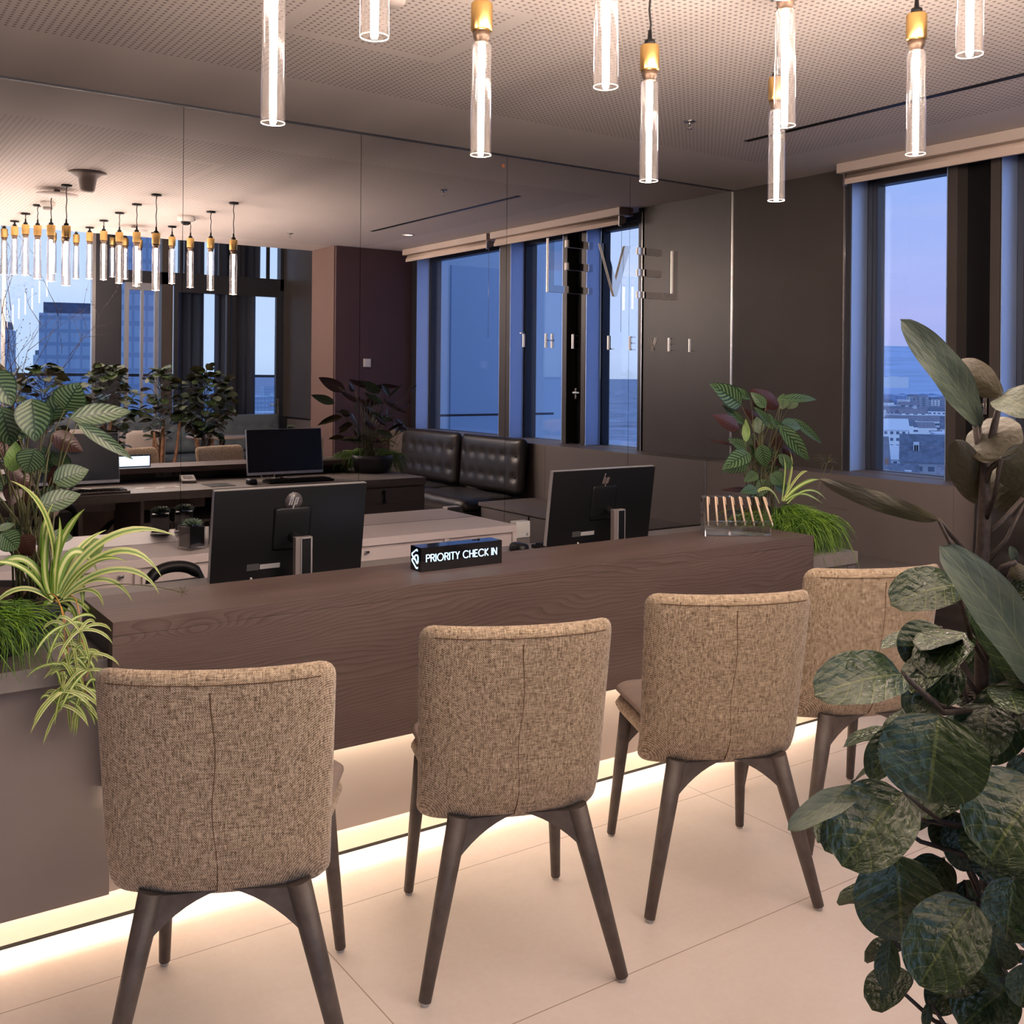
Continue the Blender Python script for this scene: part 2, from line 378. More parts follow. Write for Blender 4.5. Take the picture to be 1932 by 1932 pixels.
def leaf_mat(name, dark, light, under, stripes=0, rough=.35, vein=None, bump=.6, skew=1.6, edgew=.10):
    """two-sided leaf: UV u runs base to tip, v across (0..1, midrib at .5)"""
    m, n, l, b = nt(name)
    uvn = n.new('ShaderNodeUVMap'); s = n.new('ShaderNodeSeparateXYZ'); l.new(uvn.outputs[0], s.inputs[0])
    a = math_(n, l, 'MULTIPLY', math_(n, l, 'ABSOLUTE', math_(n, l, 'SUBTRACT', s.outputs[1], .5)), 2.0)   # 0 midrib .. 1 edge
    nz = n.new('ShaderNodeTexNoise'); nz.inputs['Scale'].default_value = 5; nz.inputs['Detail'].default_value = 3; l.new(uvn.outputs[0], nz.inputs[0])
    if stripes:
        side = math_(n, l, 'GREATER_THAN', s.outputs[1], .5)
        ph = math_(n, l, 'SUBTRACT', math_(n, l, 'MULTIPLY', s.outputs[0], float(stripes)), math_(n, l, 'MULTIPLY', math_(n, l, 'POWER', a, 1.25), skew))
        ph = math_(n, l, 'ADD', ph, math_(n, l, 'ADD', math_(n, l, 'MULTIPLY', side, .45), math_(n, l, 'MULTIPLY', nz.outputs[0], .35)))
        f = math_(n, l, 'ABSOLUTE', math_(n, l, 'SUBTRACT', math_(n, l, 'FRACT', ph), .5))     # 0 centre of stripe
        thin = math_(n, l, 'MULTIPLY_ADD', a, -.08, .27)
        d1 = math_(n, l, 'LESS_THAN', f, thin)
        d2 = math_(n, l, 'LESS_THAN', a, .05); d3 = math_(n, l, 'GREATER_THAN', a, 1 - edgew)
        msk = math_(n, l, 'MAXIMUM', d1, math_(n, l, 'MAXIMUM', d2, d3))
        mxx = n.new('ShaderNodeMixRGB'); l.new(msk, mxx.inputs[0]); mxx.inputs[1].default_value = (*light, 1); mxx.inputs[2].default_value = (*dark, 1)
        top = mxx.outputs[0]; hgt = f
    else:
        ph = math_(n, l, 'SUBTRACT', math_(n, l, 'MULTIPLY', s.outputs[0], 7.0), math_(n, l, 'MULTIPLY', a, 1.9))
        f = math_(n, l, 'ABSOLUTE', math_(n, l, 'SUBTRACT', math_(n, l, 'FRACT', ph), .5))
        vn = math_(n, l, 'MAXIMUM', math_(n, l, 'LESS_THAN', f, .035), math_(n, l, 'LESS_THAN', a, .035))
        r = n.new('ShaderNodeValToRGB'); l.new(nz.outputs[0], r.inputs[0]); r.color_ramp.elements[0].position = .3; r.color_ramp.elements[1].position = .7
        r.color_ramp.elements[0].color = (*dark, 1); r.color_ramp.elements[1].color = (*light, 1)
        mxx = n.new('ShaderNodeMixRGB'); l.new(math_(n, l, 'MULTIPLY', vn, .55), mxx.inputs[0]); l.new(r.outputs[0], mxx.inputs[1]); mxx.inputs[2].default_value = (*(vein or light), 1)
        top = mxx.outputs[0]
        big = n.new('ShaderNodeTexNoise'); big.inputs['Scale'].default_value = 9; big.inputs['Detail'].default_value = 2; big.inputs['Distortion'].default_value = .6; l.new(uvn.outputs[0], big.inputs[0])
        hgt = math_(n, l, 'ADD', math_(n, l, 'MULTIPLY', f, .9), math_(n, l, 'MULTIPLY', big.outputs[0], 2.2))
    g = n.new('ShaderNodeNewGeometry'); m2 = n.new('ShaderNodeMixRGB'); l.new(g.outputs['Backfacing'], m2.inputs[0]); l.new(top, m2.inputs[1]); m2.inputs[2].default_value = (*under, 1)
    l.new(m2.outputs[0], b.inputs['Base Color']); b.inputs['Roughness'].default_value = rough
    bp = n.new('ShaderNodeBump'); bp.inputs['Strength'].default_value = bump; bp.inputs['Distance'].default_value = .004; l.new(hgt, bp.inputs['Height']); l.new(bp.outputs[0], b.inputs['Normal'])
    return m
def ribbon_mat(name, edge, mid, under):
    m, n, l, b = nt(name)
    uvn = n.new('ShaderNodeUVMap'); s = n.new('ShaderNodeSeparateXYZ'); l.new(uvn.outputs[0], s.inputs[0])
    a = math_(n, l, 'MULTIPLY', math_(n, l, 'ABSOLUTE', math_(n, l, 'SUBTRACT', s.outputs[1], .5)), 2.0)
    r = n.new('ShaderNodeValToRGB'); l.new(a, r.inputs[0]); r.color_ramp.elements[0].position = .26; r.color_ramp.elements[0].color = (*mid, 1); r.color_ramp.elements[1].position = .42; r.color_ramp.elements[1].color = (*edge, 1)
    l.new(r.outputs[0], b.inputs['Base Color']); b.inputs['Roughness'].default_value = .45
    return m

MT = {}
MT['ceiling'] = ceiling_mat(); MT['floor'] = floor_mat()
MT['plaster'] = mat('white_plaster', (.55, .50, .47), .85)
MT['wood'] = wood_mat()
MT['weave'] = weave_mat('brown_tweed', (.060, .034, .016), (.31, .225, .145), (.68, .56, .41))
MT['leather_taupe'] = mat('taupe_leather', (.28, .22, .19), .5, var=.15, scale=14, bump=.2, bscale=120)
MT['seam'] = mat('brown_thread', (.11, .055, .022), .8)
MT['legwood'] = mat('grey_stained_wood', (.088, .070, .061), .5, var=.25, scale=30)
MT['glide'] = mat('pale_plastic_glide', (.55, .53, .50), .4)
MT['taupe'] = mat('taupe_laminate', (.225, .190, .175), .62, var=.05, scale=3)
MT['cream'] = mat('pale_laminate', (.50, .43, .38), .6)
MT['slab'] = mat('stone_grey_laminate', (.21, .185, .17), .5, var=.08, scale=30)
MT['whitecab'] = mat('white_laminate', (.60, .52, .50), .5)
MT['greycab'] = mat('grey_laminate', (.17, .15, .145), .55)
MT['darkwall'] = mat('bronze_wall_panel', (.060, .050, .045), .42, var=.10, scale=2.5, spec=.4)
MT['parapet'] = mat('grey_brown_laminate', (.155, .13, .122), .55)
MT['frame'] = mat('dark_window_frame', (.035, .036, .045), .4, metal=.3)
MT['reveal'] = mat('brushed_reveal', (.48, .60, .84), .5, metal=.9)
MT['black'] = mat('black_plastic', (.006, .006, .007), .42, spec=.25)
MT['blackgloss'] = mat('black_acrylic', (.008, .008, .010), .08, coat=.5)
MT['screen'] = mat('dark_screen', (.006, .006, .007), .22)
MT['silver'] = mat('silver_plastic', (.50, .49, .49), .35, metal=.6)
MT['steel'] = mat('brushed_steel', (.62, .60, .58), .25, metal=1)
MT['brown'] = mat('brown_wall_paint', (.125, .075, .060), .8)
MT['plum'] = mat('plum_wall_panel', (.060, .030, .036), .7)
MT['curtain'] = mat('slate_curtain', (.05, .062, .09), .9)
MT['white'] = mat('white_plastic', (.62, .60, .57), .45)
MT['brass'] = mat('knurled_brass', (.80, .52, .19), .30, metal=1)
MT['bronze_neck'] = mat('dark_bronze', (.16, .11, .08), .4, metal=.8)
MT['cord'] = mat('black_cord', (.012, .011, .011), .7)
MT['rod'] = emit('glowing_rod', (1.0, .80, .675), PEND)
MT['led'] = emit('warm_led', (1.0, .80, .60), LED)
MT['led2'] = emit('warm_led_soft', (1.0, .80, .60), LED * .30)
MT['neon'] = emit('cold_white_letters', (.50, .78, 1.0), 2.0)
MT['signback'] = emit('backlit_diffuser', (.62, .80, 1.0), 1.3)
MT['spot'] = emit('downlight_disc', (1.0, .80, .60), 2.5)
MT['tube'] = hazy('clear_acrylic', (.97, .965, .96), .06, .75, .03, 2.2)
MT['tuberim'] = mat('frosted_rim', (.9, .85, .8), .3, emis=(1, .85, .7), est=.55)  # rod light at the tube's lower edge, put in as emission
MT['glass'] = clear('window_glass', (.93, .96, 1.0), .05, .8, 0, 3.5)
MT['acryl'] = clear('acrylic_sheet', (.93, .93, .92), .10, .8, .02, 2.0)
MT['mirror'] = mat('tinted_mirror', (.80, .79, .80), 0.0, metal=1)
MT['letterface'] = mat('polished_letter', (.58, .55, .54), .02, metal=1)
MT['letterside'] = mat('bright_letter_edge', (.85, .80, .74), .35, metal=.6)
MT['tuft'] = mat('black_leather', (.022, .018, .017), .38, bump=.15, bscale=90)
MT['pot'] = mat('charcoal_pot', (.022, .022, .026), .5)
MT['soil'] = mat('bark_chips', (.06, .032, .02), .9, var=.5, scale=60, bump=1, bscale=60)
MT['stem'] = mat('green_brown_stem', (.075, .075, .025), .5, var=.3, scale=30)
MT['calathea'] = leaf_mat('striped_leaf', (.008, .030, .008), (.085, .14, .062), (.045, .016, .011), stripes=9, rough=.38, bump=.25, skew=2.1)
MT['plainleaf'] = leaf_mat('lime_leaf', (.07, .14, .02), (.11, .20, .03), (.12, .20, .04), rough=.5, bump=.2)
MT['poly'] = leaf_mat('glossy_round_leaf', (.016, .034, .012), (.040, .066, .026), (.055, .050, .020), rough=.27, vein=(.12, .15, .04), bump=.4)
MT['polypale'] = leaf_mat('dusty_leaf', (.060, .085, .055), (.11, .135, .09), (.050, .042, .018), rough=.5, vein=(.20, .21, .11), bump=.22)  # paler grey-green version of the round leaf
MT['spider'] = ribbon_mat('cream_striped_blade', (.12, .23, .02), (.50, .54, .22), (.2, .25, .08))
MT['spidergreen'] = ribbon_mat('cream_edged_blade', (.42, .46, .16), (.10, .20, .025), (.2, .25, .08))
MT['grass'] = mat('bright_green_strand', (.085, .21, .010), .5, var=.35, scale=8)
def strand_mat(name, c0, c1, rough=.5):
    m, n, l, b = nt(name); g = n.new('ShaderNodeNewGeometry'); r = n.new('ShaderNodeValToRGB'); l.new(g.outputs['Random Per Island'], r.inputs[0])
    r.color_ramp.elements[0].color = (*c0, 1); r.color_ramp.elements[1].color = (*c1, 1); l.new(r.outputs[0], b.inputs['Base Color']); b.inputs['Roughness'].default_value = rough; return m
MT['grass'] = strand_mat('green_strands', (.02, .075, .008), (.15, .28, .02))
MT['runner'] = mat('orange_runner', (.50, .24, .05), .5)
MT['bark'] = mat('tan_bark', (.26, .135, .075), .8, var=.4, scale=25, bump=.6, bscale=60)
MT['darkstem'] = mat('dark_speckled_stem', (.045, .030, .022), .6, var=.5, scale=120)
MT['succ'] = mat('grey_green_succulent', (.10, .15, .10), .5)
MT['table'] = mat('round_table_laminate', (.25, .21, .19), .4)
MT['pen'] = mat('beech_wood', (.66, .49, .36), .5)
MT['paper'] = mat('paper', (.7, .68, .64), .7)
MT['mesh'] = mat('dark_mesh', (.04, .04, .045), .8)
# ------------------------------------------------------------------ the room
bm = bmesh.new(); box(bm, -3.2, 5.3, -3.05, 4.98, -.1, 0); struct('floor', bm, MT['floor'], 'large pale stone floor tiles')
bm = bmesh.new(); box(bm, -3.2, 5.6, -.13, 5.2, CE, CE + .12); struct('ceiling', bm, MT['ceiling'], 'perforated plaster ceiling with plain margins')
bm = bmesh.new(); box(bm, -3.2, 5.6, -3.3, -.13, 3.55, 3.67); box(bm, -3.2, 5.6, -.13, -.05, CE + .12, 3.67); struct('ceiling_high', bm, MT['plaster'], 'higher plaster ceiling over the lounge')
bm = bmesh.new(); box(bm, -3.3, -3.2, -3.05, 5.2, 0, 3.67); struct('wall_left', bm, MT['brown'])
bm = bmesh.new(); box(bm, -3.2, 5.6, 5.0, 5.15, 0, CE); struct('wall_back', bm, MT['darkwall'], 'wall behind the mirror panels')

# mirror panels on the back wall
mir_lab = ['tall mirror panel at the far left edge behind the striped plant', 'tall mirror panel reflecting the row of round-leaved trees',
           'tall mirror panel reflecting the far monitor and the brown column', 'tall mirror panel reflecting the black tufted benches and the widest window',
           'mirror panel with the first polished letters, reflecting the narrow window flap', 'last mirror panel beside the corner, reflecting the dark wall']
edges = [-.37, .572, 1.515, 2.459, 3.404, 4.355, 5.297]
for i in range(6):
    a, b_ = edges[i] + .0012, edges[i + 1] - .0012
    bm = bmesh.new()
    if i < 5: box(bm, a, b_, D, D + .008, .02, CE - .004)
    else:
        prism(bm, [(a, .47), (5.052, .47), (5.052, .893), (b_, .893), (b_, CE - .004), (a, CE - .004)], D, D + .008, 'y')
    tag(obj('mirror_panel', bm, MT['mirror']), mir_lab[i], 'mirror', 'mirror panels along the back wall')
bm = bmesh.new(); box(bm, -1.3, -.372, D, D + .008, .02, CE - .004); tag(obj('mirror_panel', bm, MT['mirror']), 'mirror panel beyond the left edge of the picture', 'mirror', 'mirror panels along the back wall')
bm = bmesh.new(); box(bm, 5.044, 5.052, D - .012, D + .002, .45, .897); box(bm, 4.45, 5.052, D - .012, D + .002, .445, .453); box(bm, 5.044, 5.10, D - .010, D + .002, .893, .899)
struct('trim_1', bm, MT['steel'], 'thin steel edge of the mirror above the low cabinet')
bm = bmesh.new(); box(bm, 5.290, 5.297, D - .010, D, .9, CE - .01); struct('trim_2', bm, MT['steel'], 'thin steel edge of the mirror in the corner')

bm = bmesh.new(); box(bm, -1.3, 5.297, D - .006, D + .004, CE - .010, CE - .0005); struct('trim_13', bm, MT['frame'], 'thin dark joint along the top of the mirror')
# window wall
XW = 5.298; SILL = .893
bm = bmesh.new()
box(bm, XW, XW + .30, 4.068, 5.0, SILL, CE, .002)
struct('wall_right', bm, MT['darkwall'], 'dark bronze wall panel between the mirror and the first window')
bm = bmesh.new(); box(bm, XW - .004, XW + .30, 4.010, 4.060, SILL, CE); struct('trim_3', bm, MT['frame'])
bm = bmesh.new(); box(bm, XW - .010, XW - .002, 4.052, 4.060, SILL, CE - .03); struct('trim_4', bm, MT['steel'])
bm = bmesh.new(); box(bm, XW + .06, XW + .30, -3.05, 5.0, -.1, SILL - .02); struct('wall_right_base', bm, MT['parapet'])
ys = [4.98, 3.159, 1.35, .45]
for k in range(3):
    bm = bmesh.new(); box(bm, 5.05, 5.36, ys[k + 1] + .001, ys[k] - .001, 0, SILL, .002); struct('trim_%d' % (5 + k), bm, MT['parapet'], 'grey-brown parapet cladding under the windows')
bm = bmesh.new(); box(bm, XW, XW + .3, -3.05, .45, SILL, 3.6); struct('wall_right_end', bm, MT['darkwall'])
bm = bmesh.new(); box(bm, XW + .12, XW + .3, .45, 4.068, CE - .06, CE + .1); struct('wall_right_head', bm, MT['frame'])
wins = [(3.366, 4.010), (2.27, 3.052), (.55, 2.10)]
for i, (y0, y1) in enumerate(wins):
    w = bpy.data.objects.new('window_%d' % (i + 1), None); C.objects.link(w); w['kind'] = 'structure'; w.location = (XW, (y0 + y1) / 2, SILL)
    def wobj(nm, bm, m):
        bmesh.ops.translate(bm, vec=-Vector(w.location), verts=bm.verts); return obj(nm, bm, m, w)
    bm = bmesh.new(); box(bm, XW + .002, XW + .152, y1 - .006, y1 - .001, SILL, CE - .05); box(bm, XW + .002, XW + .152, y0 + .001, y0 + .006, SILL, CE - .05); wobj('reveal_lining', bm, MT['reveal'])
    bm = bmesh.new()
    for ya, yb in ((y1 - .075, y1 - .003), (y0 + .003, y0 + .03)):
        box(bm, XW + .155, XW + .235, ya, yb, SILL - .01, CE - .05, .004)
    box(bm, XW + .155, XW + .235, y0 + .03, y1 - .07, SILL - .03, SILL + .006); box(bm, XW + .155, XW + .235, y0 + .03, y1 - .07, CE - .10, CE - .05)
    box(bm, XW + .152, XW + .160, y1 - .042, y1 - .034, SILL, CE - .06); wobj('window_frame', bm, MT['frame'])
    bm = bmesh.new(); box(bm, XW + .19, XW + .20, y0 + .028, y1 - .06, SILL, CE - .08); wobj('window_pane', bm, MT['glass'])
    bm = bmesh.new(); box(bm, XW + .02, XW + .19, y0 + .01, y1 - .01, SILL - .02, SILL + .003); wobj('window_sill', bm, MT['parapet'])
# narrow dark ventilation flap between the first two windows
d1 = bpy.data.objects.new('window_4', None); C.objects.link(d1); d1['kind'] = 'structure'; d1['label'] = 'narrow dark opening flap between two windows'; d1.location = (XW, 3.21, SILL)
def dobj(nm, bm, m, par=d1):
    bmesh.ops.translate(bm, vec=-Vector(d1.location), verts=bm.verts); return obj(nm, bm, m, par)
bm = bmesh.new(); box(bm, XW, XW + .15, 3.306, 3.362, SILL, CE, .002); box(bm, XW, XW + .15, 3.056, 3.112, SILL, CE, .002); dobj('window_frame', bm, MT['darkwall'])
bm = bmesh.new(); box(bm, XW + .10, XW + .13, 3.112, 3.306, SILL, CE); dobj('flap_panel', bm, MT['black'])
bm = bmesh.new(); box(bm, XW + .04, XW + .06, 3.16, 3.172, 1.31, 1.33, .002); box(bm, XW + .025, XW + .045, 3.165, 3.255, 1.315, 1.328, .003); box(bm, XW + .055, XW + .10, 3.155, 3.178, 1.27, 1.36, .002); dobj('handle', bm, MT['steel'])
bm = bmesh.new(); box(bm, XW, XW + .3, 2.10, 2.27, SILL, CE, .002); struct('trim_8', bm, MT['darkwall'], 'narrow dark pier between the second and third windows')
bm = bmesh.new(); box(bm, XW, XW + .3, .45, .55, SILL, CE); struct('trim_9', bm, MT['frame'])

# roller blind cassettes
for y0, y1, lab in ((2.20, 3.985, 'rolled-up cream roller blind over the first two windows'), (.56, 2.14, 'rolled-up cream roller blind over the wide third window, seen in the mirror')):
    t = thing('roller_blind', lab, 'blind', (5.19, (y0 + y1) / 2, CE - .05), 0, 'roller blinds over the window wall')
    L = (y1 - y0) / 2
    bm = bmesh.new(); box(bm, -.07, .07, -L, L, -.01, .048, .004); obj('cassette', bm, mat('blind_cassette', (.50, .42, .37), .6), t)
    bm = bmesh.new(); tube(bm, [(0, -L + .02, -.04), (0, L - .04, -.04)], .032, 16); box(bm, -.042, -.030, -L + .02, L - .04, -.078, -.045, .003); obj('fabric_roll', bm, mat('blind_fabric', (.58, .47, .40), .8), t)
    bm = bmesh.new(); box(bm, -.045, -.02, L - .04, L - .03, -.09, 0); tube(bm, [(-.02, L - .03, -.08), (-.02, L - .03, -.9)], .0015, 5); obj('chain', bm, MT['steel'], t)

# column beyond the benches
bm = bmesh.new(); box(bm, 4.42, 5.3, -.12, .42, 0, CE); struct('wall_column', bm, MT['brown'], 'brown plastered column seen in the mirror')
bm = bmesh.new(); box(bm, 4.43, 5.297, .421, .45, 0, CE - .002); struct('wall_column_panel', bm, MT['plum'], 'dark plum panel on the column')  # thin dark plum layer on the column side facing the mirror
t = thing('light_switch', 'square white light switch on the dark plum panel, seen in the mirror', 'switch', (4.78, .451, 1.578))
bm = bmesh.new(); box(bm, -.042, .042, 0, .010, -.042, .042, .003); obj('plate', bm, MT['white'], t)
bm = bmesh.new(); box(bm, -.028, .028, .010, .014, -.028, .028, .002); obj('rocker', bm, MT['white'], t)

# far facade behind the camera (seen in the mirror)
FY = -3.05
def facade_box(nm, x0, x1, z0, z1, m, y0=FY - .1, y1=FY + .02, label=None):
    bm = bmesh.new(); box(bm, x0, x1, y0, y1, z0, z1); return struct(nm, bm, m, label)
facade_box('wall_front_pier', 2.92, 3.22, 0, 3.6, MT['frame'])
facade_box('wall_front_beam', -3.2, 2.92, 3.45, 3.6, MT['frame'])
facade_box('trim_10', 3.70, 3.84, 0, 3.6, MT['darkwall'], label='dark post beside the glazed terrace door')
facade_box('trim_11', 3.22, 5.3, 2.56, 2.71, MT['frame'], label='dark beam above the terrace doors')
facade_box('trim_12', -3.2, 2.92, 0, .10, MT['frame'])
facade_box('wall_front_end', 5.25, 5.6, 0, 3.6, MT['frame'])
for i, (x0, x1) in enumerate(((-3.2, .2), (.2, 1.86), (1.90, 2.92))):
    w = bpy.data.objects.new('window_%d' % (5 + i), None); C.objects.link(w); w['kind'] = 'structure'; w.location = (x0, FY, 0)
    bm = bmesh.new(); box(bm, 0, x1 - x0, -.01, 0, .1, 3.45); obj('window_pane', bm, MT['glass'], w)
    bm = bmesh.new(); box(bm, 0, .04, -.06, .02, .1, 3.45); box(bm, x1 - x0 - .04, x1 - x0, -.06, .02, .1, 3.45); obj('window_frame', bm, MT['steel'] if i == 2 else MT['frame'], w)
w = bpy.data.objects.new('window_8', None); C.objects.link(w); w['kind'] = 'structure'; w.location = (3.22, FY, 0)
bm = bmesh.new(); box(bm, 0, 2.03, -.01, 0, 2.71, 3.5); obj('window_pane', bm, MT['glass'], w)
bm = bmesh.new()
for xx in (.0, .70, .76, 1.20, 1.45, 1.50, 1.85): box(bm, xx, xx + .03, -.04, .02, 2.71, 3.55)
obj('window_frame', bm, MT['frame'], w)
# curtains behind the door glass (dark, folded)
def curtain(x0, x1, z0, z1, y, lab):
    bm = bmesh.new(); n = max(12, int((x1 - x0) * 60)); top = []; bot = []
    for k in range(n + 1):
        x = x0 + (x1 - x0) * k / n; yy = y + .035 * math.sin(k * .9) + .012 * math.sin(k * .37)
        top.append(bm.verts.new((x, yy, z1))); bot.append(bm.verts.new((x, yy + .01 * math.sin(k), z0)))
    for k in range(n): bm.faces.new((bot[k], bot[k + 1], top[k + 1], top[k])).smooth = True
    o = obj('curtain', bm, MT['curtain']); md = o.modifiers.new('cloth', 'SOLIDIFY'); md.thickness = .006
    tag(o, lab, 'curtain', 'dark curtains by the terrace doors')
curtain(3.98, 4.32, .02, 2.55, FY - .25, 'dark curtain left of the narrow bright gap in the terrace door, seen in the mirror')
curtain(4.46, 5.02, .02, 2.55, FY - .25, 'dark curtain right of the narrow bright gap in the terrace door, seen in the mirror')
curtain(3.98, 4.32, 2.72, 3.5, FY - .25, 'dark curtain above the door beam, left part, seen in the mirror')
curtain(4.45, 5.06, 2.72, 3.5, FY - .25, 'dark curtain above the door beam, right part, seen in the mirror')
# doors
for nm, x0, x1, ang, lab in (('door_1', 3.26, 3.66, -8, None), ('door_2', 3.86, 4.57, 0, None), ('door_3', 4.60, 5.24, 0, None)):
    w = bpy.data.objects.new(nm, None); C.objects.link(w); w['kind'] = 'structure'; w.location = (x0, FY, 0)
    L = x1 - x0; f = .045
    bm = bmesh.new(); box(bm, 0, f, -.03, .03, 0, 2.56); box(bm, L - f, L, -.03, .03, 0, 2.56); box(bm, f, L - f, -.03, .03, 0, .1); box(bm, f, L - f, -.03, .03, 2.47, 2.56)
    if nm == 'door_1': box(bm, .19, .22, -.03, .03, .1, 2.47)
    obj('door_frame', bm, mat('pale_steel_frame', (.35, .36, .40), .35, metal=.5) if nm == 'door_1' else MT['frame'], w)
    bm = bmesh.new(); box(bm, f, L - f, -.004, .004, .1, 2.47); obj('door_pane', bm, MT['glass'], w)
    if nm == 'door_3':
        bm = bmesh.new(); box(bm, L - .035, L - .01, .03, .045, .9, 1.13, .004); tube(bm, [(L - .022, .045, 1.05), (L - .022, .075, 1.05), (L - .14, .075, 1.05)], .009, 8); obj('door_handle', bm, MT['steel'], w)

# slot diffusers and small ceiling fittings
bm = bmesh.new(); box(bm, 4.225, 4.262, 1.60, 3.90, CE - .003, CE + .004); o = tag(obj('slot_diffuser', bm, MT['black']), 'long thin black air slot in the ceiling parallel to the windows', 'air vent')
def sprinkler(x, y, lab):
    t = thing('sprinkler_head', lab, 'sprinkler', (x, y, CE), 0, 'sprinkler heads on the ceiling')
    bm = bmesh.new(); lathe(bm, [(0, 0), (.032, 0), (.030, -.004), (.012, -.006), (0, -.006)], 20); obj('rosette', bm, MT['steel'], t)
    bm = bmesh.new(); lathe(bm, [(0, -.005), (.008, -.006), (.008, -.018), (0, -.018)], 10); lathe(bm, [(0, -.036), (.014, -.037), (.014, -.039), (0, -.039)], 12)
    tube(bm, [(.007, 0, -.016), (.008, 0, -.038)], .0015, 5); tube(bm, [(-.007, 0, -.016), (-.008, 0, -.038)], .0015, 5); obj('nozzle', bm, MT['steel'], t)
sprinkler(3.689, 3.77, 'small steel sprinkler head on the ceiling left of the air slot')
sprinkler(3.71, 1.0, 'small steel sprinkler head above the column, seen only in the mirror')
# things seen through the mirror on the ceiling
t = thing('ceiling_speaker', 'large grey funnel-shaped fitting under the ceiling, seen in the mirror', 'ceiling speaker', (1.53, 2.90, CE))
bm = bmesh.new(); lathe(bm, [(0, 0), (.115, 0), (.115, -.012), (.09, -.02), (.06, -.04), (.052, -.075), (.046, -.115), (.036, -.125), (0, -.127)], 36); obj('horn', bm, mat('fitting_grey', (.42, .37, .34), .6), t)
t = thing('ceiling_disc', 'flat round clear-rimmed disc under the ceiling, seen in the mirror', 'ceiling fitting', (1.50, 2.10, CE))
bm = bmesh.new(); lathe(bm, [(0, 0), (.02, 0), (.02, -.03), (.14, -.034), (.14, -.040), (0, -.040)], 36); obj('disc', bm, mat('disc_plaster', (.5, .45, .42), .5), t)
t = thing('smoke_detector', 'white smoke detector between pendant cords, seen in the mirror', 'smoke detector', (1.55, 1.50, CE))
bm = bmesh.new(); lathe(bm, [(0, 0), (.055, 0), (.055, -.03), (.045, -.04), (.035, -.042), (0, -.042)], 28); obj('body', bm, MT['white'], t)
bm = bmesh.new(); lathe(bm, [(.0, -.042), (.034, -.042), (.034, -.058), (0, -.058)], 20); obj('sensor', bm, MT['greycab'], t)
t = thing('security_camera', 'white dome camera under the ceiling near the right pendants, seen in the mirror', 'camera', (2.62, 1.43, CE))
bm = bmesh.new(); lathe(bm, [(0, 0), (.07, 0), (.068, -.035), (.05, -.045), (0, -.045)], 28); obj('housing', bm, MT['white'], t)
bm = bmesh.new(); lathe(bm, [(0, -.075), (.02, -.072), (.036, -.06), (.042, -.045), (0, -.045)], 24); obj('dome', bm, MT['blackgloss'], t)
t = thing('ceiling_disc', 'second round ceiling disc among the pendants, seen in the mirror', 'ceiling fitting', (2.41, .62, CE))
bm = bmesh.new(); lathe(bm, [(0, 0), (.02, 0), (.02, -.03), (.12, -.036), (.12, -.044), (0, -.044)], 36); obj('disc', bm, bpy.data.materials['disc_plaster'], t)
t = thing('downlight', 'round recessed downlight near the window side, seen in the mirror', 'ceiling light', (4.62, 1.59, CE))
bm = bmesh.new(); lathe(bm, [(.040, .0), (.055, 0), (.055, -.004), (.040, -.004)], 32, close=True); obj('ring', bm, MT['white'], t)
bm = bmesh.new(); lathe(bm, [(0, -.001), (.040, -.001), (.040, .003), (0, .003)], 32); obj('diffuser', bm, MT['spot'], t)
tag(obj('warning_sticker', B(3.365, 3.385, D - .002, D - .0005, 2.675, 2.695), mat('brown_sticker', (.35, .12, .05), .6)), 'tiny brown sticker at the top of the mirror joint', 'sticker')
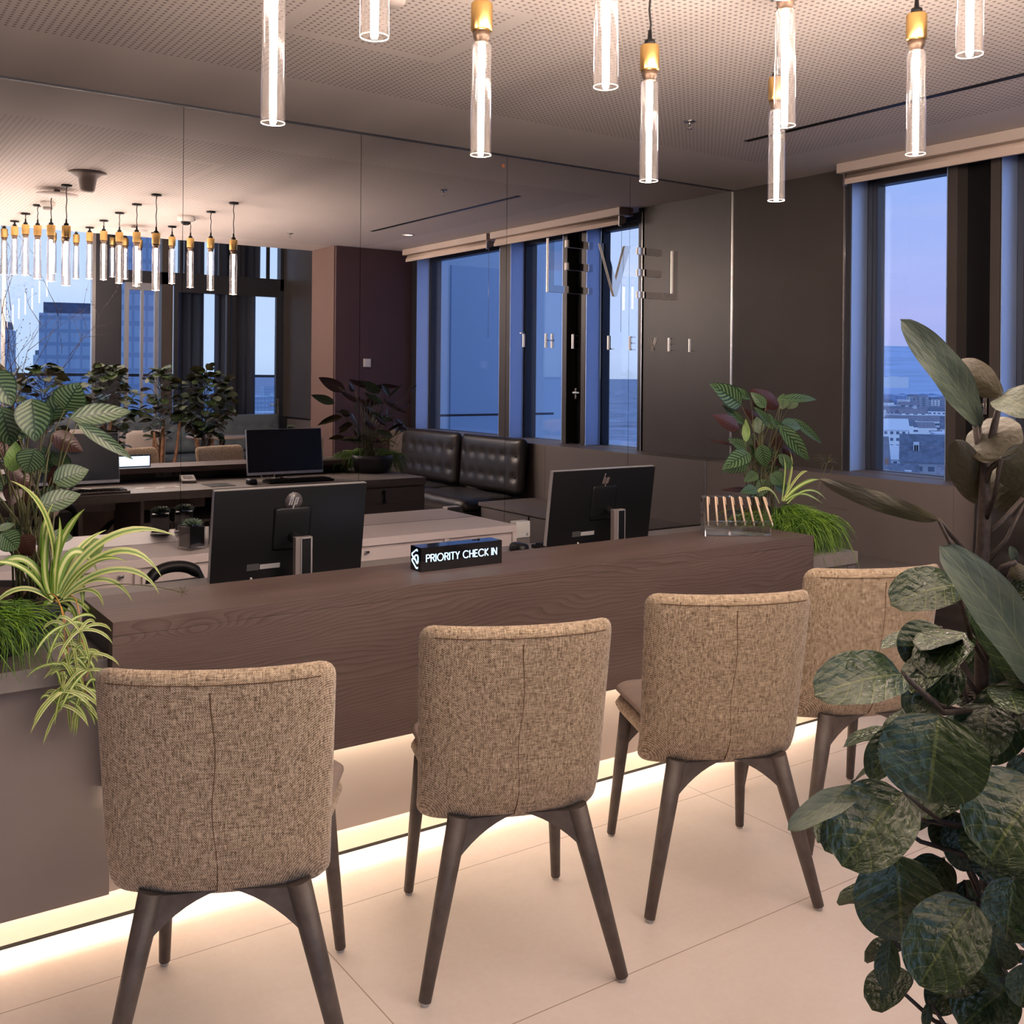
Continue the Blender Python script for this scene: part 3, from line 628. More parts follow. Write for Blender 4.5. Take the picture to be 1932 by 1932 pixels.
# ------------------------------------------------------------------ pendants
def make_pendant(zb, ceil, loc, label):
    """clear tube lamp whose lower end hangs at height zb; origin at the canopy"""
    t = thing('pendant_lamp', label, 'pendant lamp', (loc[0], loc[1], ceil), 0, 'clear tube pendant lamps')
    z = zb - ceil; tt = z + .305
    bm = bmesh.new(); lathe(bm, [(0, 0), (.036, 0), (.036, -.011), (.006, -.013), (0, -.013)], 28); obj('canopy', bm, MT['black'], t)
    bm = bmesh.new(); random.seed(int(loc[0] * 100 + loc[1] * 7)); L = -.012 - (tt + .15)
    tube(bm, [(.0022 * math.sin(k * 1.3 + loc[1]), .0015 * math.cos(k * 1.7), -.012 - L * k / 10) for k in range(11)], .0033, 8); obj('cord', bm, MT['cord'], t)
    bm = bmesh.new(); lathe(bm, [(0, tt + .155), (.0055, tt + .155), (.0075, tt + .128), (.016, tt + .124), (.017, tt + .108), (0, tt + .108)], 24); obj('cable_grip', bm, MT['black'], t)
    bm = bmesh.new(); n = 72; prof = [(0, tt + .108), (.027, tt + .108), (.0295, tt + .104), (.0295, tt + .034), (.027, tt + .030), (0, tt + .030)]
    lathe(bm, prof, n)
    for v in bm.verts:
        r = math.hypot(v.co.x, v.co.y)
        if .029 < r < .030 and tt + .03 < v.co.z < tt + .106:
            a = math.atan2(v.co.y, v.co.x); k = round(a / (2 * PI / n)); s_ = 1 - (.022 if k % 2 else 0); v.co.x *= s_; v.co.y *= s_
    obj('brass_cap', bm, MT['brass'], t)
    bm = bmesh.new(); lathe(bm, [(0, tt + .030), (.025, tt + .029), (.022, tt + .012), (.019, tt + .008), (.019, tt), (0, tt)], 24); obj('neck', bm, MT['bronze_neck'], t)
    bm = bmesh.new(); lathe(bm, [(.019, tt + .003), (.0225, tt - .001), (.0275, tt - .010), (.0287, z + .002), (.0260, z + .002), (.0255, tt - .012), (.0185, tt - .001)], 40, close=True); gt = obj('glass_tube', bm, MT['tube'], t)
    bm = bmesh.new(); lathe(bm, [(.0288, z + .002), (.0288, z), (.0274, z), (.0274, z + .002)], 40, close=True); obj('tube_rim', bm, MT['tuberim'], gt)
    bm = bmesh.new(); lathe(bm, [(0, tt - .001), (.0095, tt - .002), (.0078, z + .004), (.006, z - .002), (0, z - .003)], 20); obj('glowing_rod', bm, MT['rod'], t)
    return t
cols = [(.925, 'left'), (1.515, 'second'), (2.125, 'third'), (2.70, 'right')]
rows = [(2.345, 2.056), (1.82, 2.122), (1.30, 2.178), (.78, 2.245), (.26, 2.29), (-.28, 2.33), (-.80, 2.40), (-1.32, 2.46)]
rn = ['nearest the mirror', 'second from the mirror', 'third from the mirror', 'fourth from the mirror', 'fifth from the mirror', 'sixth from the mirror', 'seventh from the mirror', 'farthest from the mirror']
cn_ = {'left': 'leftmost row', 'second': 'second row from left', 'third': 'third row from left', 'right': 'rightmost row'}
for x, c in cols:
    for k, (y, zb) in enumerate(rows):
        make_pendant(zb, CE if y > -.13 else 3.55, (x, y), 'clear tube pendant, %s, %s' % (cn_[c], rn[k]))

# ------------------------------------------------------------------ reception counter
CT = .832
t = thing('reception_counter', 'long dark larch reception counter with a thick front', 'counter', (2.0, 2.86, 0))
def co(nm, bm, m, smooth=False):
    bmesh.ops.translate(bm, vec=-Vector((2.0, 2.86, 0)), verts=bm.verts); return obj(nm, bm, m, t, smooth)
X0, X1, Y0, Y1 = .652, 3.337, 2.69, 3.03
bm = bmesh.new(); box(bm, X0, X1, Y0, Y1, CT - .036, CT, .0015); co('counter_top', bm, MT['wood'])
bm = bmesh.new(); box(bm, X0, X1, Y0 + .0005, Y0 + .04, .389, CT - .0365, .001); box(bm, X0 + .02, X1 - .02, Y0 + .04, 2.80, .389, .42); co('front_panel', bm, MT['wood'])
edgem = mat('dark_edge', (.035, .026, .022), .35)
for xx in (X0, X1 - .03):
    bm = bmesh.new(); prism(bm, [(Y0 + .041, .389), (2.79, .389), (2.79, .740), (Y1 - .002, .740), (Y1 - .002, CT - .0365), (Y0 + .041, CT - .0365)], xx, xx + .03, 'x'); co('end_panel', bm, edgem)
bm = bmesh.new(); box(bm, X0 + .03, X1 - .03, 2.78, 2.80, .736, CT - .037); co('upstand', bm, MT['greycab'])
bm = bmesh.new(); box(bm, X0 + .02, X1 - .02, 2.742, 2.772, .3785, .3885); co('light_strip', bm, MT['led2'])

# worktop and base behind / beside the counter
t = thing('staff_desk', 'long grey desk top running behind and beside the dark counter', 'desk', (1.3, 3.2, 0))
def co(nm, bm, m, smooth=False):
    bmesh.ops.translate(bm, vec=-Vector((1.3, 3.2, 0)), verts=bm.verts); return obj(nm, bm, m, t, smooth)
bm = bmesh.new(); box(bm, -1.6, X0 - .002, 2.725, 3.61, .685, .735, .002); box(bm, X0 - .002, X1 + .002, 2.80, 3.61, .685, .735); box(bm, X1 + .002, 3.665, 2.725, 3.61, .685, .735, .002); co('desk_top', bm, MT['slab'])
bm = bmesh.new(); box(bm, -1.6, 3.62, 2.80, 2.82, .104, .6845); co('front_cladding', bm, MT['cream'])
bm = bmesh.new(); box(bm, X1 + .002, 3.6195, 2.745, 2.7995, .104, .6845); co('end_cladding', bm, MT['slab'])
bm = bmesh.new(); box(bm, -1.6, X0 + .02, 2.786, 2.7995, .104, .684); co('side_cladding', bm, MT['taupe'])  # same panel continues here; the slab's shade is put into its colour
bm = bmesh.new(); box(bm, -1.6, 3.60, 2.857, 2.88, .012, .20); co('plinth', bm, MT['cream'])
bm = bmesh.new(); box(bm, -1.6, 3.60, 2.860, 2.876, .0, .012); co('plinth_gap', bm, MT['black'])
bm = bmesh.new(); box(bm, -1.6, 3.60, 2.824, 2.854, .142, .150); co('light_strip', bm, MT['led'])
bm = bmesh.new(); box(bm, -1.6, 3.60, 2.82, 2.858, .151, .16); co('strip_carrier', bm, MT['cream'])
# right end cabinet under the desk top with key drawer towards the staff side
bm = bmesh.new(); box(bm, 3.05, 3.665, 2.90, 3.59, .10, .684); box(bm, 3.62, 3.665, 2.74, 2.90, .10, .684); co('end_cabinet', bm, MT['greycab'])
bm = bmesh.new(); box(bm, 3.10, 3.63, 3.59, 3.608, .565, .672, .002); co('drawer', bm, MT['greycab'])
bm = bmesh.new(); tube(bm, [(3.33, 3.608, .645), (3.33, 3.616, .645)], .014, 16); box(bm, 3.322, 3.338, 3.616, 3.62, .585, .635, .003); box(bm, 3.318, 3.342, 3.618, 3.623, .57, .60, .003); co('lock_and_key', bm, MT['black'])
bm = bmesh.new(); box(bm, 1.70, 1.72, 2.95, 3.59, .10, .684); box(bm, 2.30, 2.32, 2.95, 3.59, .10, .684); box(bm, 1.72, 2.30, 2.95, 3.57, .53, .545); box(bm, 1.72, 2.30, 2.95, 3.57, .10, .115); co('open_shelf', bm, MT['greycab'])
bm = bmesh.new(); box(bm, .3, 1.60, 3.38, 3.40, .625, .684); box(bm, .3, 1.60, 3.23, 3.40, .615, .625); co('cable_tray', bm, MT['greycab'])
bm = bmesh.new(); box(bm, .6, 1.5, 2.95, 2.99, .40, .56); co('socket_rail', bm, MT['white'])
bm = bmesh.new()
for k in range(5):
    y = 3.45; z0 = .62; pts = [(1.0 + k * .05, 3.0, .48)] + [(1.0 + .7 * s / 8 + k * .02, 3.1 + .35 * math.sin(s * .5), .47 - .08 * math.sin(s / 8 * PI) + k * .01) for s in range(9)]
    tube(bm, pts, .004, 6)
co('cables', bm, MT['cord'])
# sockets on the upstand
for x, lab in ((2.085, 'white double socket under the counter ledge beside the card terminal, seen in the mirror'), (3.29, 'white double socket under the counter ledge right of the far monitor, seen in the mirror'), (.80, 'white double socket under the counter ledge behind the near monitor')):
    t = thing('double_socket', lab, 'socket', (x, 2.8005, .765), 0, 'double sockets on the desk upstand')
    bm = bmesh.new(); box(bm, -.079, -.001, 0, .010, -.020, .020, .002); box(bm, .001, .079, 0, .010, -.020, .020, .002); obj('plate', bm, MT['white'], t)
    for s in (-.04, .04):
        bm = bmesh.new(); tube(bm, [(s, .0102, 0), (s, .0104, 0)], .016, 20); g = obj('socket_well', bm, mat('socket_shade', (.38, .36, .34), .5), t)
        bm = bmesh.new()
        for q in (-.006, .006): tube(bm, [(s + q, .0104, 0), (s + q, .0107, 0)], .0022, 8)
        obj('pin_hole', bm, MT['black'], g)

# illuminated sign
t = thing('counter_sign', 'black block sign reading PRIORITY CHECK IN in glowing letters', 'sign', (1.786, 2.888, CT))
bm = bmesh.new(); box(bm, -.155, .155, -.036, .034, 0, .077, .0012); obj('casing', bm, MT['blackgloss'], t)
bm = bmesh.new(); box(bm, -.148, .148, .034, .0355, .006, .071); obj('rear_diffuser', bm, MT['signback'], t, ); 
bm = bmesh.new(); write(bm, 'PRIORITY CHECK IN', .0220, .0027, -.0372, -.0358, Matrix.Translation((-.136, 0, .0315)), .274); obj('lettering', bm, MT['neon'], t)['label'] = 'glowing words PRIORITY CHECK IN'
bm = bmesh.new(); Ms = Matrix.Translation((-.1562, 0, .039)) @ Matrix.Rotation(-PI / 2, 4, 'Z')
for ln in ([(.012, .026), (.008, .030), (-.022, .013), (-.022, .009), (-.006, -.004)], [(-.022, -.006), (.004, .012), (.012, .012), (.017, .006), (.016, -.010), (.013, -.014), (.008, -.012), (-.006, .002)], [(-.022, -.006), (-.021, -.010), (.006, -.030), (.012, -.030), (.014, -.027)]):
    stroke(bm, ln, .0030, -.0008, .0008, Ms)
obj('emblem', bm, MT['neon'], t)['label'] = 'glowing folded-ribbon emblem'
bm = bmesh.new(); box(bm, .072, .088, .01, .02, .077, .0785, .0004); tube(bm, [(.09, .012, .0785), (.096, .012, .0785)], .003, 8); obj('switch', bm, MT['black'], t)

# acrylic pen stand and pens
az_ = math.radians(-34.5)
t = thing('pen_stand', 'clear acrylic pen stand on the right end of the counter', 'pen stand', (3.085, 2.872, CT), az_)
bm = bmesh.new(); box(bm, -.131, .131, -.045, .058, 0, .004, .001); box(bm, -.131, .131, -.046, -.042, .004, .058, .0008); box(bm, -.131, .131, -.046, -.030, .056, .060, .0008); obj('base', bm, MT['acryl'], t)
bm = bmesh.new()
box(bm, -.131, .131, .050, .054, .004, .150, .0008)
for k in range(8): box(bm, -.131 + .0335 * k, -.131 + .0335 * k + .019, .018, .052, .146, .150, .0006)
obj('back_plate', bm, MT['acryl'], t)
bm = bmesh.new()
for s in (-.131, .128): prism(bm, [(-.045, 0), (.054, 0), (.054, .150), (.018, .150)], s, s + .003, 'x')
obj('side_plate', bm, MT['acryl'], t)
Mr = Matrix.Translation((3.085, 2.872, CT)) @ Matrix.Rotation(az_, 4, 'Z')
for k in range(8):
    x = -.115 + .0335 * k; lean = (-.001 + .0012 * k)
    a = Mr @ Vector((x + lean * 2.6, -.0395, .040)); b_ = Mr @ Vector((x - lean * 1.2, .006, .1515))
    names = ['leftmost wooden pen in the acrylic stand', 'second wooden pen from the left in the acrylic stand', 'third wooden pen from the left in the acrylic stand', 'fourth wooden pen from the left in the acrylic stand',
             'fourth wooden pen from the right in the acrylic stand', 'third wooden pen from the right in the acrylic stand', 'second wooden pen from the right in the acrylic stand', 'rightmost wooden pen in the acrylic stand']
    p = thing('wooden_pen', names[k], 'pen', a, 0, 'wooden pens in the acrylic stand'); dv = b_ - a
    bm = bmesh.new(); tube(bm, [dv * .0, dv * .02], [.0012, .0018], 8); tube(bm, [dv * .02, dv * .10], [.002, .0035], 10); obj('tip', bm, MT['white'], p)
    bm = bmesh.new(); tube(bm, [dv * .10, dv * .985], .0042, 12); tube(bm, [dv * .985, dv], .003, 10); obj('barrel', bm, MT['pen'], p)
    cv = Mr.to_3x3() @ Vector((.0068, -.002, 0)); bm = bmesh.new(); tube(bm, [dv * .97 + cv, dv * .72 + cv], .0018, 6); tube(bm, [dv * .96, dv * .96 + cv], .0018, 6); obj('clip', bm, MT['pen'], p)

# ------------------------------------------------------------------ monitors, keyboards, desk things
def monitor(x, lab, round_sticker):
    t = thing('computer_monitor', lab, 'monitor', (x, 3.27, .735), 0, 'monitors seen from the back')
    tilt = Matrix.Translation((0, 0, .34)) @ Matrix.Rotation(math.radians(8), 4, 'X') @ Matrix.Translation((0, 0, -.33))
    w = .27
    def px(bm): xf(bm, tilt); return bm
    bm = bmesh.new(); box(bm, -w, w, -.012, .012, .028, .335, .004); o = obj('housing', px(bm), MT['black'], t, 30)
    bm = bmesh.new(); cushion(bm, .135, .15, .010, .008, 8); bmesh.ops.translate(bm, vec=(0, -.012, .195), verts=bm.verts); obj('rear_cover', px(bm), MT['black'], t)
    bm = bmesh.new()
    for a in ((-w - .001, -w + .002, -.006, .013, .030, .336), (w - .002, w + .001, -.006, .013, .030, .336), (-w, w, -.006, .013, .334, .3365)): box(bm, *a)
    obj('bezel', px(bm), MT['silver'], t)
    bm = bmesh.new(); box(bm, -w, w, .0125, .015, .028, .046, .001); obj('chin', px(bm), MT['silver'], t)
    bm = bmesh.new(); box(bm, -w + .004, w - .004, .0122, .0135, .047, .332); obj('screen', px(bm), MT['screen'], t)
    bm = bmesh.new(); box(bm, -.030, .030, -.098, -.074, .010, .188, .003); st = obj('stand_column', bm, mat('column_grey', (.17, .145, .135), .45), t)
    bm = bmesh.new()
    for q in ((-.012, -.0095), (.0225, .025)): box(bm, q[0], q[1], -.1012, -.0975, .012, .186)
    box(bm, -.012, .025, -.1012, -.0975, .183, .186); obj('column_edge', bm, MT['silver'], st)
    bm = bmesh.new(); box(bm, -.0095, .0225, -.1003, -.0975, .012, .183); obj('column_inlay', bm, MT['black'], st)
    bm = bmesh.new(); tube(bm, [(-.0, -.076, .165), (-.02, -.035, .185)], .018, 14); lathe(bm, [(0, 0), (.045, 0), (.045, .006), (0, .006)], 28); xf(bm, Matrix.Identity(4))
    obj('hinge', bm, MT['black'], t)
    bm = bmesh.new()
    for s in (-1, 1):
        prism(bm, [(s * .01, -.09), (s * .035, -.09), (s * .15, .10), (s * .12, .10)] if s > 0 else [(-.01, -.09), (-.12, .10), (-.15, .10), (-.035, -.09)], 0, .008, 'z')
    obj('stand_foot', bm, MT['silver'], t)
    # emblem: four slanted strokes in a circle
    bm = bmesh.new(); Me = tilt @ Matrix.Translation((.0, -.0135, .288)); Me = Me @ Matrix.Scale(.020, 4)
    sl = .28
    def L_(pts): stroke(bm, [(x_ + z_ * sl, z_) for x_, z_ in pts], .22, -.06, .02, Me)
    L_([(-.62, -.55), (-.62, 1.45)]); L_([(-.58, .55), (-.22, .55), (-.22, -.55)])
    L_([(.28, .55), (.28, -1.45)]); L_([(.28, .55), (.66, .55), (.66, -.50), (.34, -.50)])
    obj('emblem', bm, mat('emblem_grey', (.26, .21, .20), .3, metal=.4) if not round_sticker else MT['silver'], t)
    if round_sticker:
        bm = bmesh.new(); lathe(bm, [(0, 0), (.031, 0), (.031, .0008), (0, .0008)], 40); xf(bm, tilt @ Matrix.Translation((.0, -.0132, .288)) @ Matrix.Rotation(PI / 2, 4, 'X')); obj('round_badge', bm, mat('badge_film', (.07, .06, .06), .12), t)
    bm = bmesh.new(); box(bm, -.105, -.035, -.0135, -.0122, .062, .078); o = obj('rating_label', px(bm), mat('label_silver', (.35, .34, .33), .35), t)
    bm = bmesh.new(); box(bm, -.150, -.108, -.0135, -.0122, .060, .082); o = obj('approval_label', px(bm), mat('label_dark', (.05, .05, .05), .5), t)
    bm = bmesh.new(); tube(bm, [(-.15, -.014, .055), (-.148, -.03, .035), (-.13, -.05, .012), (-.1, -.075, .006)], .0035, 7); obj('cable', bm, MT['white'], t)
    return t
monitor(1.372, 'large black monitor at the left with a round shiny badge on its back', True)
monitor(2.735, 'black monitor at the right end of the counter, seen from behind', False)
def keyboard(x, y, lab, m, rz=0):
    t = thing('keyboard', lab, 'keyboard', (x, y, .735), rz, 'keyboards on the staff desk')
    bm = bmesh.new(); box(bm, -.225, .225, -.075, .075, .0, .016, .004); obj('base', bm, m, t)
    bm = bmesh.new()
    for r in range(6):
        for c in range(21):
            if r == 0 and 5 < c < 12: continue
            xx = -.212 + c * .0202; yy = -.058 + r * .0205; box(bm, xx, xx + .017, yy, yy + .017, .016, .023, .002, seg=1)
    o = obj('keys', bm, MT['black'], t)
    return t
keyboard(1.42, 3.50, 'pale-edged keyboard in front of the left monitor, seen in the mirror', mat('grey_key_base', (.32, .29, .28), .5))
keyboard(2.77, 3.45, 'black keyboard in front of the right monitor, seen in the mirror', MT['black'], .03)
t = thing('computer_mouse', 'black computer mouse beside the right keyboard, seen in the mirror', 'mouse', (2.44, 3.46, .735))
bm = bmesh.new(); cushion(bm, .06, .10, .05, .028, 10); xf(bm, Matrix.Translation((0, 0, .012)) @ Matrix.Rotation(PI / 2, 4, 'X'))
for v in bm.verts: v.co.z = max(v.co.z, 0)
obj('shell', bm, MT['black'], t)
bm = bmesh.new(); tube(bm, [(-.004, .03, .0325), (.004, .03, .0325)], .006, 12); obj('wheel', bm, MT['greycab'], t)
t = thing('desk_pad', 'dark mouse pad under the black mouse, seen in the mirror', 'mouse pad', (2.30, 3.40, .735))
bm = bmesh.new(); box(bm, -.14, .02, -.10, .10, .0, .003, .001); obj('pad', bm, MT['black'], t)
t = thing('card_terminal', 'small grey card terminal with a dark display on the desk, seen in the mirror', 'card terminal', (2.12, 3.15, .735), .15)
bm = bmesh.new(); prism(bm, [(-.06, 0), (.06, 0), (.06, .018), (-.06, .045)], -.045, .045, 'x'); obj('case', bm, mat('terminal_grey', (.33, .31, .30), .5), t)
bm = bmesh.new(); prism(bm, [(-.035, .0405), (.02, .0285), (.02, .029), (-.035, .041)], -.03, .03, 'x'); obj('display', bm, MT['screen'], t)
for k, (x, y, r) in enumerate(((1.80, 3.36, .2), (1.93, 3.36, -.15))):
    t = thing('leaflet', ['leaflet nearer the keyboard on the grey desk, seen in the mirror', 'leaflet nearer the card terminal on the grey desk, seen in the mirror'][k], 'leaflet', (x, y, .7355), r, 'leaflets on the staff desk')
    obj('sheet', B(-.07, .07, -.05, .05, 0, .001), MT['paper'], t); obj('printed_field', B(-.02, .05, -.03, .02, .001, .0013), mat('print_red_grey', (.30, .16, .14), .6), t)

# ------------------------------------------------------------------ white cabinet against the mirror
t = thing('low_cabinet', 'low white cabinet with two rows of doors standing against the mirror', 'cabinet', (1.2, 4.78, 0))
def co(nm, bm, m, par=None):
    bmesh.ops.translate(bm, vec=-Vector((1.2, 4.78, 0)), verts=bm.verts); return obj(nm, bm, m, par or t)
bm = bmesh.new(); box(bm, -1.2, 3.212, 4.58, D - .004, .612, .650, .002); co('cabinet_top', bm, MT['whitecab'])
bm = bmesh.new(); box(bm, -1.18, 3.205, 4.60, D - .006, .05, .612); box(bm, -1.2, 3.212, 4.586, 4.60, .05, .10)
for xx in (-1.2, -.23, .72, 1.20, 1.66, 1.70, 2.76, 3.19): box(bm, xx, xx + .026, 4.584, 4.60, .10, .612)
co('carcass', bm, MT['whitecab'])
for a, b_ in ((-1.17, -.235), (-.20, .715), (.75, 1.19), (1.23, 1.655), (1.73, 2.24), (2.245, 2.755), (2.79, 3.185)):
    bm = bmesh.new(); box(bm, a + .003, b_ - .003, 4.584, 4.599, .105, .598, .0012); dr = co('door', bm, MT['whitecab'])
    xk = b_ - .05 if a < 2.2 else a + .06
    bm = bmesh.new(); tube(bm, [(xk, 4.585, .585), (xk, 4.57, .585)], .006, 10); box(bm, xk - .010, xk + .010, 4.556, 4.571, .580, .592, .003)
    co('key', bm, MT['steel'], None)
t = thing('wall_box', 'small white rounded box at the right end of the white cabinet', 'box', (3.264, 4.62, .572))
bm = bmesh.new(); box(bm, -.049, .049, -.03, .03, 0, .092, .012, seg=4); obj('case', bm, MT['white'], t, 40)
bm = bmesh.new(); box(bm, .020, .034, -.0308, -.030, .012, .026); obj('label_print', bm, mat('grey_print', (.25, .25, .27), .6), t)
bm = bmesh.new(); box(bm, -.045, .045, -.03, .035, -.572, -.001); obj('pedestal', bm, MT['greycab'], t)

def glass_succulent(x, y, z, lab, s=1.0, tall=0):
    t = thing('succulent_glass', lab, 'succulent', (x, y, z), .35, 'small succulents in square glass pots')
    h = .115 * s; w = .046 * s
    bm = bmesh.new(); box(bm, -w, w, -w, w, 0, h, .003)
    fs = [f for f in bm.faces if f.normal.z > .9 and f.calc_center_median().z > h - .001]; bmesh.ops.delete(bm, geom=fs, context='FACES'); obj('glass', bm, MT['acryl'], t)
    bm = bmesh.new(); box(bm, -w * .86, w * .86, -w * .86, w * .86, .014, h * .90); obj('dark_soil', bm, MT['black'], t)
    bm = bmesh.new(); random.seed(int(x * 50))
    for k in range(46):
        a = k * 2.399; r = .010 + .030 * math.sqrt(k / 46) * s; el = 1.1 - .9 * k / 46
        d_ = Vector((math.cos(a) * math.cos(el), math.sin(a) * math.cos(el), math.sin(el)))
        tube(bm, [Vector((0, 0, h * .9)) + d_ * .004, Vector((0, 0, h * .9)) + d_ * (.022 + .5 * r) * s, Vector((0, 0, h * .9)) + d_ * (.030 + .7 * r) * s], [.003, .0042, .0006], 5)
    obj('rosette', bm, MT['succ'], t); return t
glass_succulent(1.493, 4.73, .650, 'succulent in a square glass pot on the white cabinet, left one of two')
glass_succulent(1.62, 4.70, .650, 'succulent in a square glass pot on the white cabinet, half hidden by the left monitor')

# ------------------------------------------------------------------ staff chairs
def office_chair(x, y, rz, zt, lab):
    t = thing('office_chair', lab, 'office chair', (x, y, 0), rz, 'black office chairs behind the counter')
    bm = bmesh.new(); cushion(bm, .44, .44, .07, .10, 10); xf(bm, Matrix.Translation((0, 0, .44)) @ Matrix.Rotation(PI / 2, 4, 'X')); obj('seat', bm, MT['black'], t)
    pts = []
    for k in range(17):
        a = PI * k / 16; pts.append((-.10 * math.cos(a) * 1.0, .22 - .03 * math.sin(a), zt - .10 + .085 * math.sin(a) ** .6))
    bm = bmesh.new(); tube(bm, [(-.105, .22, .50)] + pts + [(.105, .22, .50)], [.016] * 4 + [.022] * 11 + [.016] * 4, 10); obj('back_frame', bm, MT['black'], t)
    bm = bmesh.new(); box(bm, -.09, .09, .215, .222, .50, zt - .06, .002); obj('back_mesh', bm, MT['mesh'], t)
    bm = bmesh.new(); tube(bm, [(0, 0, .10), (0, 0, .42)], .025, 12); obj('column', bm, MT['silver'], t)
    bm = bmesh.new()
    for k in range(5):
        a = 2 * PI * k / 5; tube(bm, [(0, 0, .10), (.27 * math.cos(a), .27 * math.sin(a), .065)], [.022, .014], 8)
    obj('base', bm, MT['black'], t)
    for k in range(5):
        a = 2 * PI * k / 5; c = Vector((.27 * math.cos(a), .27 * math.sin(a), .028)); n_ = Vector((-math.sin(a), math.cos(a), 0)) * .012
        bm = bmesh.new(); tube(bm, [c - n_, c + n_], .028, 14); obj('castor', bm, MT['black'], t)
office_chair(1.145, 4.10, PI + .1, .745, 'black office chair whose curved backrest shows left of the left monitor')
office_chair(2.735, 3.98, PI, .675, 'black office chair barely showing between the sign and the right monitor')

# ------------------------------------------------------------------ guest chairs
def make_chair():
    t = thing('guest_chair', 'x', 'chair', (0, 0, 0), 0, 'beige tweed chairs at the counter')
    cx = -.028
    def bend(x, z, side):
        zz = z + .24                                   # 0 bottom .. .48 top
        w_ = x / .22
        yb = .034 * w_ * w_ + .012 * w_ ** 4           # wraps forward at the sides
        yl = -.235 - .085 * (zz / .48)                 # leans back
        if zz < .12: yl += .035 * ((.12 - zz) / .12) ** 2
        dx = -x * .05 * (1 - zz / .48)
        dz = .001 * w_ * w_ * (zz / .48)
        return dx, yl + yb, dz
    bm = bmesh.new(); cushion(bm, .468, .492, .062, .036, 22, bend, ex=12); bmesh.ops.translate(bm, vec=(cx, 0, .400 + .239), verts=bm.verts); back = obj('backrest', bm, MT['weave'], t)
    # stitched seams along the rim and down the middle of the back
    bm = bmesh.new()
    pts = []
    for k in range(15):
        z = -.222 + .43 * k / 14; b_ = bend(.0, z, -1); pts.append((cx + .004 * math.sin(k * .8), b_[1] - .0302, z + .639 + b_[2]))
    tube(bm, pts, .0014, 5)
    obj('centre_seam', bm, MT['seam'], back)
    bm = bmesh.new(); pts = []
    for k in range(19):
        x = -.205 + .41 * k / 18; b_ = bend(x, .222, -1); pts.append((cx + x + b_[0], b_[1] - .0285, .222 + .639 + b_[2]))
    tube(bm, pts, .0011, 5); obj('top_seam', bm, MT['seam'], back)
    def sbend(x, z, side):
        return 0, (.012 * (1 - (x / .23) ** 2) if side < 0 else 0) , 0
    tp = lambda x, z, s: ((-x * .20 * (z + .235) / .47 - .022 * (z + .235) / .47), 0, 0)
    bm = bmesh.new(); cushion(bm, .452, .47, .066, .085, 16, tp); xf(bm, Matrix.Translation((.002, .035, .438)) @ Matrix.Rotation(PI / 2, 4, 'X')); obj('seat_shell', bm, MT['weave'], t)
    bm = bmesh.new(); cushion(bm, .456, .46, .044, .085, 16, tp, ex=5); xf(bm, Matrix.Translation((.004, .040, .484)) @ Matrix.Rotation(PI / 2, 4, 'X')); obj('seat_cushion', bm, MT['leather_taupe'], t)
    for sx, sy, topx, topy in ((-1, -1, .150, -.225), (1, -1, .140, -.225), (-1, 1, .185, .165), (1, 1, .185, .165)):
        fx = .240 if sy < 0 else .214; fy = -.262 if sy < 0 else .258
        a = Vector((sx * topx - .008, topy, .418)); b_ = Vector((sx * fx, fy, .010))
        bm = bmesh.new(); tube(bm, [a, a.lerp(b_, .5), b_], [.0255, .0205, .0150] if sy < 0 else [.021, .0175, .0135], 18); lg = obj('leg', bm, MT['legwood'], t)
        bm = bmesh.new(); tube(bm, [b_ + Vector((0, 0, -.010)), b_ + Vector((0, 0, .001))], [.010, .012], 14); obj('glide', bm, MT['glide'], lg)
        # curved bracket from the leg in under the seat
        d_ = (b_ - a); inw = Vector((-sx, 0, 0)); poly = []
        p0 = a + d_ * .02; p1 = a + d_ * .30
        p2 = p0 + inw * .135 + Vector((0, 0, .006)); pc = p0 + inw * .045 + Vector((0, 0, -.022))
        for k in range(9):
            s = k / 8; poly.append(p1.lerp(pc, s).lerp(pc.lerp(p2, s), s))
        poly = [p0, p1] + poly[1:]
        bm = bmesh.new(); th = Vector((0, .011, 0)); A = [bm.verts.new(p + th) for p in poly]; Bv = [bm.verts.new(p - th) for p in poly]
        fs = [bm.faces.new(A), bm.faces.new(list(reversed(Bv)))]
        for k in range(len(A)): fs.append(bm.faces.new((A[(k + 1) % len(A)], A[k], Bv[k], Bv[(k + 1) % len(A)])))
        bmesh.ops.recalc_face_normals(bm, faces=fs); obj('bracket', bm, MT['legwood'], t)
    return t
ch = make_chair()
spots = [(.832, 2.244, -26, 'beige tweed chair nearest the left edge, under the spider plant'), (1.5225, 2.22, -22, 'beige tweed chair second from the left, in front of the PRIORITY CHECK IN sign'),
         (2.214, 2.18, -26, 'beige tweed chair third from the left, in front of the right monitor'), (2.859, 2.213, -22, 'beige tweed chair at the far right, half hidden by the round-leaved plant')]
for i, (x, y, a, lab) in enumerate(spots):
    if i == 0: ch.location = (x, y, 0); ch.rotation_euler = (0, 0, math.radians(a)); ch['label'] = lab
    else: dup(ch, (x, y, 0), math.radians(a), lab)

